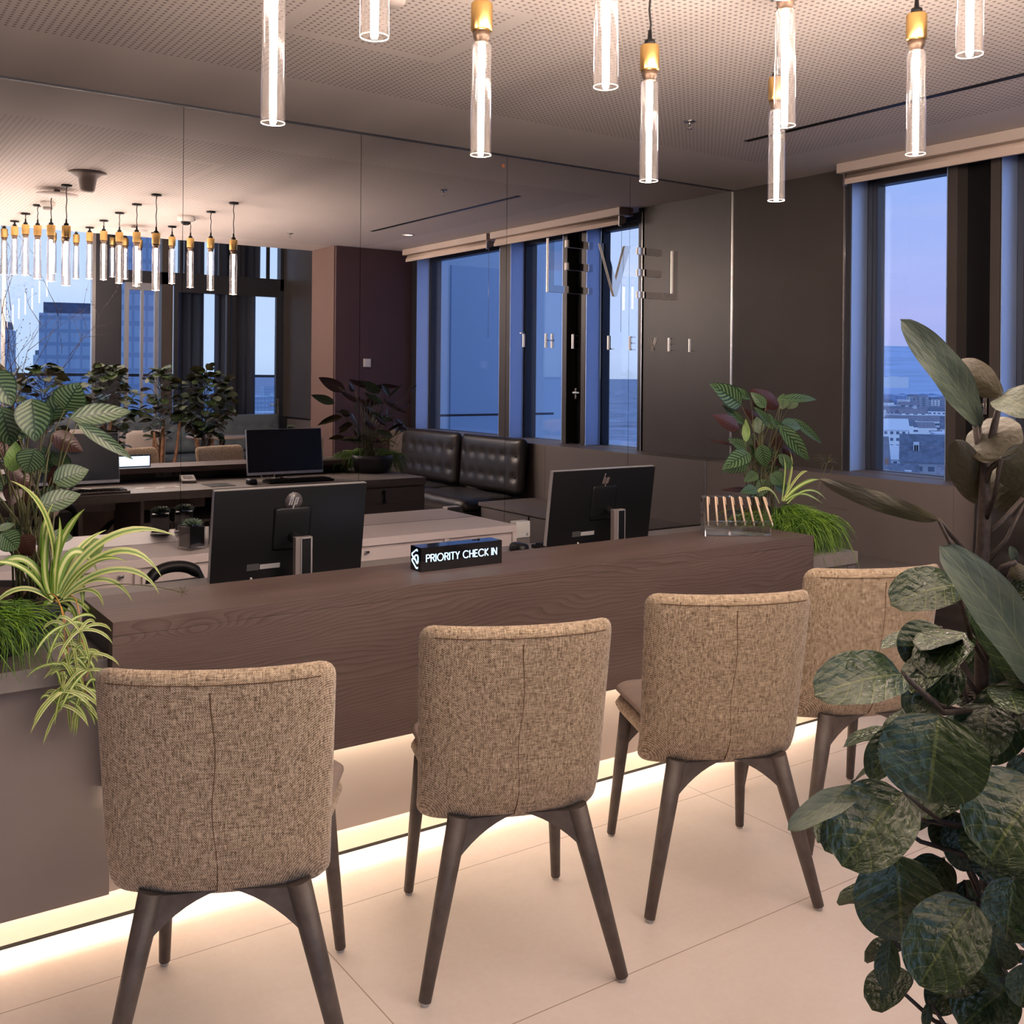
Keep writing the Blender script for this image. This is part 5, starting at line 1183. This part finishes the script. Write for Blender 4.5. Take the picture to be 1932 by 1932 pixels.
S1 = [ # base px, tip px, width px, depth at base, depth at tip, kind
 (1849, 806, 1698, 602, 66, 1.52, 1.46, 'p'), (1890, 748, 1806, 682, 56, 1.50, 1.58, 'u'), (1888, 748, 1955, 785, 72, 1.50, 1.42, 'p'), (1890, 865, 1862, 790, 96, 1.46, 1.56, 'u'), (1890, 865, 1970, 900, 90, 1.46, 1.5, 'u'),
 (1850, 952, 1803, 830, 62, 1.54, 1.50, 'u'), (1936, 940, 1862, 900, 84, 1.50, 1.56, 'u'), (1771, 982, 1546, 905, 34, 1.46, 1.40, 'u'), (1962, 1290, 1774, 1030, 96, 1.40, 1.34, 'p'), (1940, 1300, 1822, 1135, 74, 1.46, 1.42, 't'),
 (1804, 1104, 1680, 1140, 88, 1.42, 1.38, 't'), (1774, 1182, 1725, 1265, 100, 1.52, 1.50, 't'), (1702, 1273, 1537, 1312, 104, 1.36, 1.30, 't'), (1808, 1258, 1713, 1352, 82, 1.48, 1.45, 't'), (1772, 1349, 1752, 1514, 182, 1.36, 1.33, 't'),
 (1924, 1298, 1852, 1440, 104, 1.50, 1.46, 't'), (1700, 1370, 1642, 1472, 60, 1.55, 1.52, 't'), (1632, 1488, 1486, 1566, 48, 1.40, 1.34, 'p'), (1704, 1496, 1588, 1634, 140, 1.38, 1.33, 't'), (1640, 1522, 1556, 1606, 70, 1.44, 1.42, 't'),
 (1692, 1612, 1702, 1776, 156, 1.44, 1.42, 't'), (1962, 1478, 1868, 1622, 180, 1.36, 1.32, 't'), (1800, 1538, 1838, 1642, 84, 1.52, 1.50, 't'), (1790, 1530, 1800, 1610, 80, 1.56, 1.54, 't'), (1838, 1704, 1734, 1860, 132, 1.36, 1.32, 't'),
 (1913, 1656, 1898, 1776, 92, 1.40, 1.38, 't'), (1872, 1750, 1890, 1832, 70, 1.44, 1.43, 't'), (1680, 1772, 1670, 1866, 44, 1.46, 1.44, 't'), (1690, 1860, 1664, 1893, 26, 1.46, 1.45, 't'), (1906, 1862, 1812, 1940, 110, 1.42, 1.40, 't'), (1912, 1858, 1850, 1836, 62, 1.40, 1.36, 't'),
 (1754, 1890, 1745, 1940, 18, 1.46, 1.45, 't'), (1800, 1850, 1758, 1912, 60, 1.50, 1.48, 't'), (1896, 1130, 1960, 1110, 60, 1.50, 1.46, 't'), (1915, 1058, 1906, 1030, 16, 1.48, 1.47, 'p'), (1918, 1062, 1925, 1096, 30, 1.47, 1.46, 'u'),
 (1850, 1190, 1880, 1290, 80, 1.60, 1.58, 't'), (1930, 1420, 1960, 1500, 90, 1.52, 1.5, 't'), (1840, 1440, 1800, 1520, 80, 1.60, 1.58, 't'), (1900, 1560, 1850, 1480, 90, 1.58, 1.56, 't'), (1940, 1820, 1925, 1900, 60, 1.36, 1.35, 't'),
 (1820, 1660, 1850, 1740, 80, 1.58, 1.56, 't'), (1780, 1620, 1740, 1700, 80, 1.60, 1.58, 't'), (1700, 1000, 1700, 1000.5, 1, 1.5, 1.5, 't')][:-1]
t, bl, bs, rnd = poly_tree(P1, 'tall glossy round-leaved plant filling the right foreground', S1, n=0, seed=11, h=(.62, 1.05), R=.22, tub=.30)
loc = P1
for k in range(95):      # inner leaves around the stems
    z = rnd.uniform(.50, 1.12); a = rnd.uniform(0, 2 * PI); r = rnd.uniform(.03, .19) * (1.0 if z < .95 else .55)
    c = pt(1875, 1400, 1.52) - loc; c = Vector((c.x + r * math.cos(a), c.y + r * math.sin(a), z)); L = rnd.uniform(.06, .10)
    out = Vector((math.cos(a), math.sin(a), rnd.uniform(-.9, .1))).normalized()
    leaf(bl, c, c + out * L, L * .9, Vector((out.x * .5, out.y * .5, .8)), droop=.12, fold=.1, wav=.01, shape='round', nu=14, nv=6, mi=0)
obj('foliage', bl, [MT['poly'], MT['polypale']], t)
pts_ = [(1868, 1932, 1.52), (1862, 1600, 1.52), (1852, 1300, 1.52), (1853, 1060, 1.50), (1858, 950, 1.50), (1858, 880, 1.50), (1847, 850, 1.51), (1838, 790, 1.52)]
tube(bs, [pt(*p) - loc for p in pts_], [.012, .011, .010, .0095, .009, .0065, .005, .004], 12)
for q in ([(1853, 1065, 1.50), (1830, 1050, 1.49), (1795, 1010, 1.48), (1771, 980, 1.46)], [(1856, 1015, 1.5), (1885, 990, 1.5), (1930, 940, 1.50)], [(1856, 925, 1.5), (1868, 885, 1.49), (1890, 865, 1.46)], [(1858, 880, 1.5), (1875, 800, 1.5), (1889, 748, 1.5)],
          [(1862, 1110, 1.5), (1890, 1070, 1.48), (1918, 1060, 1.47)], [(1855, 1340, 1.5), (1780, 1345, 1.4), (1704, 1273, 1.36)], [(1858, 1250, 1.5), (1830, 1200, 1.46), (1804, 1104, 1.42)], [(1870, 950, 1.49), (1852, 952, 1.54)]):
    tube(bs, [pt(*p) - loc for p in q], [.0045, .004, .0036, .003][:len(q)], 8)
obj('stems', bs, MT['darkstem'], t)
# trees further back, seen in the mirror
for x, y, sd, lab, hh, nn in ((2.25, .40, 3, 'round-leaved tree in a tub left of the steel terrace door, seen in the mirror', (.80, 1.52), 120), (2.70, .46, 5, 'slim round-leaved tree with one thick trunk, seen in the mirror left of the joint', (.85, 1.50), 60), (3.10, .50, 8, 'bushy round-leaved tree with many tan trunks, seen in the mirror above the card terminal', (.85, 1.50), 150), (1.75, .30, 21, 'round-leaved tree behind the striped leaves at the left, seen in the mirror', (.8, 1.52), 110)):
    t, bl, bs, rnd = poly_tree((x, y, 0), lab, None, int(nn * 1.5), hh, sd, R=.25 if nn > 60 else .15, leafsize=(.07, .115))
    obj('foliage', bl, [MT['poly'], MT['polypale']], t); obj('stems', bs, MT['darkstem'], t)
# budding branches in a vase, seen in the mirror at the left
t = thing('branch_vase', 'tall bare budding branches in a vase, seen in the mirror at the left edge', 'vase', (1.62, -.75, 0))
bm = bmesh.new(); lathe(bm, [(0, 0), (.10, 0), (.13, .3), (.11, .62), (.105, .62), (.12, .3), (.09, .02), (0, .02)], 30); obj('vase', bm, MT['pot'], t)
bm = bmesh.new(); rnd = random.Random(4)
def branch(p, d_, L, r, lev):
    pts = [p]; q = p.copy(); dd = d_.copy()
    for k in range(5):
        dd = (dd + Vector((rnd.gauss(0, .13), rnd.gauss(0, .13), rnd.gauss(.02, .08)))).normalized(); q = q + dd * L / 5; pts.append(q.copy())
        if lev < 2 and k > 0 and rnd.random() < .75: branch(q.copy(), (dd + Vector((rnd.gauss(0, .6), rnd.gauss(0, .6), .1))).normalized(), L * .45, r * .55, lev + 1)
        elif rnd.random() < .8: e_ = q + (dd + Vector((rnd.gauss(0, .5), rnd.gauss(0, .5), .2))).normalized() * .018; tube(bm, [q, q.lerp(e_, .5), e_], [.0015, .0045, .0008], 5)
    tube(bm, pts, [r * (1 - .8 * k / 5) for k in range(6)], 5)
for k in range(7): branch(Vector((rnd.gauss(0, .03), rnd.gauss(0, .03), .5)), Vector((rnd.gauss(0, .22), rnd.gauss(0, .15), 1)).normalized(), 1.25 + .35 * rnd.random(), .0065, 0)
obj('branches', bm, MT['darkstem'], t)
# ------------------------------------------------------------------ lounge behind the camera (seen in the mirror)
def round_table(x, y, lab):
    t = thing('round_table', lab, 'table', (x, y, 0), 0, 'round lounge tables')
    bm = bmesh.new(); lathe(bm, [(0, .715), (.40, .715), (.405, .725), (.40, .74), (0, .74)], 48); obj('table_top', bm, MT['table'], t)
    bm = bmesh.new(); tube(bm, [(0, 0, .02), (0, 0, .715)], .03, 14); obj('column', bm, MT['black'], t)
    bm = bmesh.new(); lathe(bm, [(0, 0), (.24, 0), (.24, .012), (.04, .022), (0, .022)], 36); obj('foot', bm, MT['black'], t)
round_table(4.02, -1.70, 'round dark-topped table seen in the mirror left of the far monitor'); round_table(4.75, -1.1, 'round table in front of the pale tufted bench, seen in the mirror'); round_table(3.0, -1.72, 'round table behind the slim tree, seen in the mirror')
def table_succ(x, y, lab):
    g = glass_succulent(x, y, .741, lab); g['group'] = 'small succulents in square glass pots'
table_succ(3.86, -1.62, 'succulent in a glass pot on the round table, seen in the mirror'); table_succ(4.62, -1.12, 'succulent in a glass pot just above the far monitor, seen in the mirror')
pale = mat('slate_blue_leather', (.10, .125, .15), .42)
t = None
b1 = bench(-.45, .55, 0, PI / 2, 'x', cloth=pale, group='slate tufted benches in the lounge'); b1.location = (4.68, -2.85, 0); b1.rotation_euler = (0, 0, PI / 2 * 0 - PI / 2); b1['label'] = 'slate blue tufted bench beside the brown column, seen in the mirror'
dup(b1, (3.66, -2.85, 0), -PI / 2, 'slate blue tufted bench behind the bushy tree, seen in the mirror')
dup(b1, (2.45, -2.85, 0), -PI / 2, 'slate blue tufted bench behind the slim tree, seen in the mirror')
t = thing('bench_end', 'pale upright end panel of the lounge bench, seen in the mirror', 'partition', (3.05, -2.6, 0))
obj('panel', B(-.02, .02, -.3, .3, 0, 1.0), mat('pale_panel', (.30, .29, .28), .6), t)
def wood_chair():
    t = thing('lounge_chair', 'x', 'chair', (0, 0, 0), 0, 'light lounge chairs by the terrace window'); m = mat('light_fabric', (.45, .40, .36), .8)
    bm = bmesh.new(); cushion(bm, .46, .40, .06, .06, 10, lambda x, z, s: (0, -.2 + .05 * (x / .22) ** 2 - .08 * z, 0)); bmesh.ops.translate(bm, vec=(0, 0, .66), verts=bm.verts); obj('backrest', bm, m, t)
    bm = bmesh.new(); cushion(bm, .46, .46, .07, .06, 10); xf(bm, Matrix.Translation((0, .03, .44)) @ Matrix.Rotation(PI / 2, 4, 'X')); obj('seat', bm, m, t)
    for sx in (-1, 1):
        for sy in (-1, 1):
            bm = bmesh.new(); tube(bm, [(sx * .18, sy * .17 + .02, .42), (sx * .22, sy * .22 + .02, .003)], [.02, .012], 10); obj('leg', bm, MT['legwood'], t)
    return t
wc = wood_chair()
for k, (x, y, r, lab) in enumerate(((1.75, -1.3, .6, 'light lounge chair left of the steel terrace door, seen in the mirror'), (2.35, -1.25, -.3, 'light lounge chair behind the striped leaves, seen in the mirror'), (2.95, -1.2, 2.9, 'light lounge chair in front of the terrace door, seen in the mirror'))):
    if k == 0: wc.location = (x, y, 0); wc.rotation_euler = (0, 0, r); wc['label'] = lab
    else: dup(wc, (x, y, 0), r, lab)
# ------------------------------------------------------------------ outside
glz = mat('facade_glass', (.50, .68, .85), .35, metal=.2); GZ = -48.0
def win_mat(name, wall, glass, sx, sz, fx=.55, fz=.5, lit=.0):
    m, n, l, b = nt(name); t = n.new('ShaderNodeTexCoord'); s = n.new('ShaderNodeSeparateXYZ'); l.new(t.outputs['Object'], s.inputs[0])
    h = math_(n, l, 'ADD', s.outputs[0], s.outputs[1])
    a = math_(n, l, 'LESS_THAN', math_(n, l, 'FRACT', math_(n, l, 'MULTIPLY', h, 1 / sx)), fx); c = math_(n, l, 'LESS_THAN', math_(n, l, 'FRACT', math_(n, l, 'MULTIPLY', s.outputs[2], 1 / sz)), fz)
    k = math_(n, l, 'MULTIPLY', a, c); q = n.new('ShaderNodeMixRGB'); l.new(k, q.inputs[0]); q.inputs[1].default_value = (*wall, 1); q.inputs[2].default_value = (*glass, 1); l.new(q.outputs[0], b.inputs['Base Color']); b.inputs['Roughness'].default_value = .6
    return m
WM = [win_mat('pale_block', (.62, .66, .72), (.08, .12, .20), 3.2, 3.1), win_mat('white_block', (.85, .88, .92), (.12, .16, .26), 2.6, 3.0, .5, .45), win_mat('grey_block', (.35, .38, .44), (.10, .13, .20), 3.6, 3.2)]
RF = [mat('slate_roof', (.13, .16, .23), .8, var=.3, scale=.6), mat('dull_roof', (.22, .22, .28), .8, var=.3, scale=.8), mat('pale_roof', (.65, .70, .78), .7)]
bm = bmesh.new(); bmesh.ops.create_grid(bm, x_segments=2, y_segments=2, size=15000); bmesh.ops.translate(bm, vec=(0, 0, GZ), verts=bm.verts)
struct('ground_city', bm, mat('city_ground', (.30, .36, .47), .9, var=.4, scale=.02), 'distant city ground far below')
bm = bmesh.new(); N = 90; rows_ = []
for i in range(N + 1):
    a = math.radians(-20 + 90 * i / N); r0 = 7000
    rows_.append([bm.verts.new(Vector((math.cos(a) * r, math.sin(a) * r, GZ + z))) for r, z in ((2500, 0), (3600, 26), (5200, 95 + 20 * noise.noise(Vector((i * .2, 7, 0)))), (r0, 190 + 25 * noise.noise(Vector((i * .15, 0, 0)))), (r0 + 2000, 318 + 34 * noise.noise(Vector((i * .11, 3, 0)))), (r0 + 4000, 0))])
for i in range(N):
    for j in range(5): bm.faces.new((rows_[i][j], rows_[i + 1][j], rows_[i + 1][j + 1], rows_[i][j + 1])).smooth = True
struct('hills', bm, mat('wooded_hills', (.36, .47, .66), .9, var=.14, scale=.0035), 'low wooded hills on the horizon')  # distance haze is put into the hills' base colour
def house(name, lab, x, y, ang, w, d_, z0, h, roof, m, rf, parts=True, cat='building', dorm=0, group='buildings of the city below the first window'):
    t = thing(name, lab, cat, (x, y, z0), ang, group)
    bm = bmesh.new(); box(bm, -w / 2, w / 2, -d_ / 2, d_ / 2, 0, h); obj('wall', bm, m, t)
    if roof > 0:
        bm = bmesh.new(); prism(bm, [(-d_ / 2 - .5, h), (d_ / 2 + .5, h), (0, h + roof)], -w / 2 - .3, w / 2 + .3, 'x'); ro = obj('roof', bm, rf, t)
        if dorm:
            for k in range(dorm):
                xx = -w / 2 + w * (k + .5) / dorm
                bm = bmesh.new(); box(bm, xx - .9, xx + .9, -d_ / 2 * .62, -d_ * .1, h + roof * .25, h + roof * .72); box(bm, xx - .6, xx - .1, -d_ / 2 * .62 - .08, -d_ / 2 * .62, h + roof * .32, h + roof * .62, mi=1); box(bm, xx + .1, xx + .6, -d_ / 2 * .62 - .08, -d_ / 2 * .62, h + roof * .32, h + roof * .62, mi=1); obj('dormer', bm, [RF[2], MT['black']], ro)
            bm = bmesh.new(); box(bm, w * .2, w * .2 + 1, -.6, .6, h + roof * .6, h + roof + 1.4); obj('chimney', bm, mat('brick_chimney', (.25, .12, .10), .9), ro)
    else:
        bm = bmesh.new(); box(bm, -w / 2 - .3, w / 2 + .3, -d_ / 2 - .3, d_ / 2 + .3, h, h + .6); box(bm, -w * .2, w * .15, -d_ * .2, d_ * .2, h + .6, h + 3); obj('roof', bm, rf, t)
    return t
AX = math.atan2(.56, .828)
def at_city(dist, lat):      # distance from the window and sideways offset
    return (math.cos(AX) * dist + math.sin(AX) * lat, math.sin(AX) * dist - math.cos(AX) * lat)
fa = AX - PI / 2
rnd = random.Random(77); k = 0
near = [(205, -9, 30, 13, 15, 6, 1, 0, 5), (205, 14, 26, 13, 15, 6, 0, 1, 4), (238, -14, 26, 16, 17, 9, 2, 0, 3), (240, 8, 30, 16, 18, 9, 2, 0, 3), (285, 22, 48, 14, 24, 0, 1, 2, 0), (300, -26, 30, 14, 19, 0, 0, 2, 0), (330, -8, 20, 14, 22, 5, 1, 2, 0), (345, 18, 26, 14, 22, 6, 1, 0, 0), (180, 10, 30, 10, 13, 4, 2, 1, 3), (262, -4, 14, 10, 16, 5, 1, 2, 0)]
nl = ['slate-roofed house with dormers at the bottom of the first window, left', 'slate-roofed house with dormers at the bottom of the first window, right', 'large slate roof left of the pale gable line', 'large slate roof right of the pale gable line', 'white flat-roofed apartment block with rows of windows beyond the slate roofs',
      'pale flat-roofed block at the left beyond the slate roofs', 'small pale house with pale gable beyond the slate roofs', 'white house with dark roof behind the apartment block', 'lowest dormered roof nearest the tower', 'small bright house between the slate roofs']
for q, (dist, lat, w, d_, h, rf, m, r_, dn) in enumerate(near):
    x, y = at_city(dist * 1.55, lat * 1.45); house('town_house', nl[q], x, y, fa + (0 if q % 2 else .12), w, d_, GZ, h + 4, rf, WM[m], RF[r_], dorm=dn)
bm = bmesh.new()
for i in range(300):
    dist = 620 + 1500 * rnd.random() ** 1.2; lat = rnd.uniform(-.20, .34) * dist; x, y = at_city(dist, lat); w = rnd.uniform(12, 40); d_ = rnd.uniform(10, 16); h = rnd.uniform(8, 19)
    o_ = bmesh.new(); mi = rnd.choice((0, 1, 1, 2)); box(o_, -w / 2, w / 2, -d_ / 2, d_ / 2, 0, h, mi=mi)
    if rnd.random() < .55: prism(o_, [(-d_ / 2, h), (d_ / 2, h), (0, h + 4)], -w / 2, w / 2, 'x', mi=3 + rnd.choice((0, 1)))
    xf(o_, Matrix.Translation((x, y, GZ)) @ Matrix.Rotation(fa + rnd.gauss(0, .4), 4, 'Z')); me = bpy.data.meshes.new('t'); o_.to_mesh(me); o_.free(); bm.from_mesh(me); bpy.data.meshes.remove(me)
o = obj('distant_houses', bm, WM + RF[:2]); tag(o, 'crowded tiny houses of the city towards the hills', 'buildings'); o['kind'] = 'stuff'
x, y = at_city(3450, -50); t = house('office_slab', 'long pale slab building on its own before the hills', x, y, fa, 82, 18, GZ + 21, 34, 0, WM[1], RF[2], group='distant large buildings')
bm = bmesh.new()
for i in range(500):
    dist = rnd.uniform(2150, 3100); lat = rnd.uniform(-.22, .36) * dist; x, y = at_city(dist, lat); r = rnd.uniform(10, 40)
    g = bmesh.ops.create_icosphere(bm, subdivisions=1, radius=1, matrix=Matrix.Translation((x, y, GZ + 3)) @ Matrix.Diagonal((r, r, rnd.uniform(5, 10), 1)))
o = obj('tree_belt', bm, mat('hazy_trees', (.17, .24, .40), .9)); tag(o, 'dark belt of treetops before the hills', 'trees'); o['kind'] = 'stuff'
# slim lattice mast line beside the first window
# towers behind the camera, seen in the mirror
def tower(lab, dx, dist, w, d_, h, m, ang=0):
    x = dx * dist; y = -dist; t = thing('office_tower', lab, 'tower', (x, y, GZ), ang, 'office towers seen in the mirror')
    obj('shaft', B(-w / 2, w / 2, -d_ / 2, d_ / 2, 0, h - GZ), m, t); obj('crown', B(-w / 2 + 1, w / 2 - 1, -d_ / 2 + 1, d_ / 2 - 1, h - GZ, h - GZ + 3), RF[0], t)
tm = [win_mat('blue_tower', (.40, .52, .64), (.56, .70, .80), 3, 3.6, .8, .7), win_mat('pale_tower', (.75, .82, .84), (.55, .66, .74), 3, 3.6, .8, .7)]
tower('dark blue tower at the far left of the terrace window, seen in the mirror', .140, 420, 16, 16, 17, tm[0], .3)
tower('wide glass tower left of the terrace door, seen in the mirror', .222, 300, 22, 18, 17.5, tm[0], .25)
tower('pale glazed tower edge beside the wide glass tower, seen in the mirror', .199, 318, 7, 9, 18, tm[1], .25)
tower('small distant tower in the middle of the terrace window, seen in the mirror', .188, 700, 16, 16, 12, tm[0])
tower('tall glass tower behind the steel terrace door, seen in the mirror', .270, 240, 15, 14, 40, tm[0], .1)
bm = bmesh.new()
for i in range(140):
    dist = rnd.uniform(300, 1500); x = rnd.uniform(.05, .45) * dist; w = rnd.uniform(12, 40); h = rnd.uniform(14, 36); box(bm, x - w / 2, x + w / 2, -dist - 8, -dist + 8, GZ, GZ + h)
o = obj('distant_blocks', bm, tm[0]); tag(o, 'low blue city skyline in the terrace window, seen in the mirror', 'buildings'); o['kind'] = 'stuff'
# own building's projecting wing outside the window wall
t = thing('building_wing', 'pale wing of the same tower outside the windows, seen in the mirror', 'building wing', (7.4, -2.6, GZ))
obj('wall', B(-1.7, 2.15, -.2, .2, 0, 56), mat('wing_cladding', (.72, .86, .95), .5), t)
obj('window', B(-1.2, -.3, .201, .23, 48.2, 51), glz, t); obj('window', B(.1, 1.0, .201, .23, 48.2, 51), glz, t); obj('rail', B(-1.7, 1.6, .6, .64, 48.9, 48.93), MT['frame'], t)
# terrace with railing behind the far facade
struct('terrace', B(-4, 6, -5.2, -3.16, -.15, -.02), mat('terrace_slab', (.4, .4, .42), .8), 'terrace floor outside the far windows')
t = thing('terrace_railing', 'thin dark terrace railing outside the far windows, seen in the mirror', 'railing', (1, -5.0, 0))
obj('handrail', B(-5, 5, -.02, .02, 1.40, 1.44), MT['frame'], t); obj('glass', B(-5, 5, -.008, .008, .02, 1.40), MT['glass'], t)
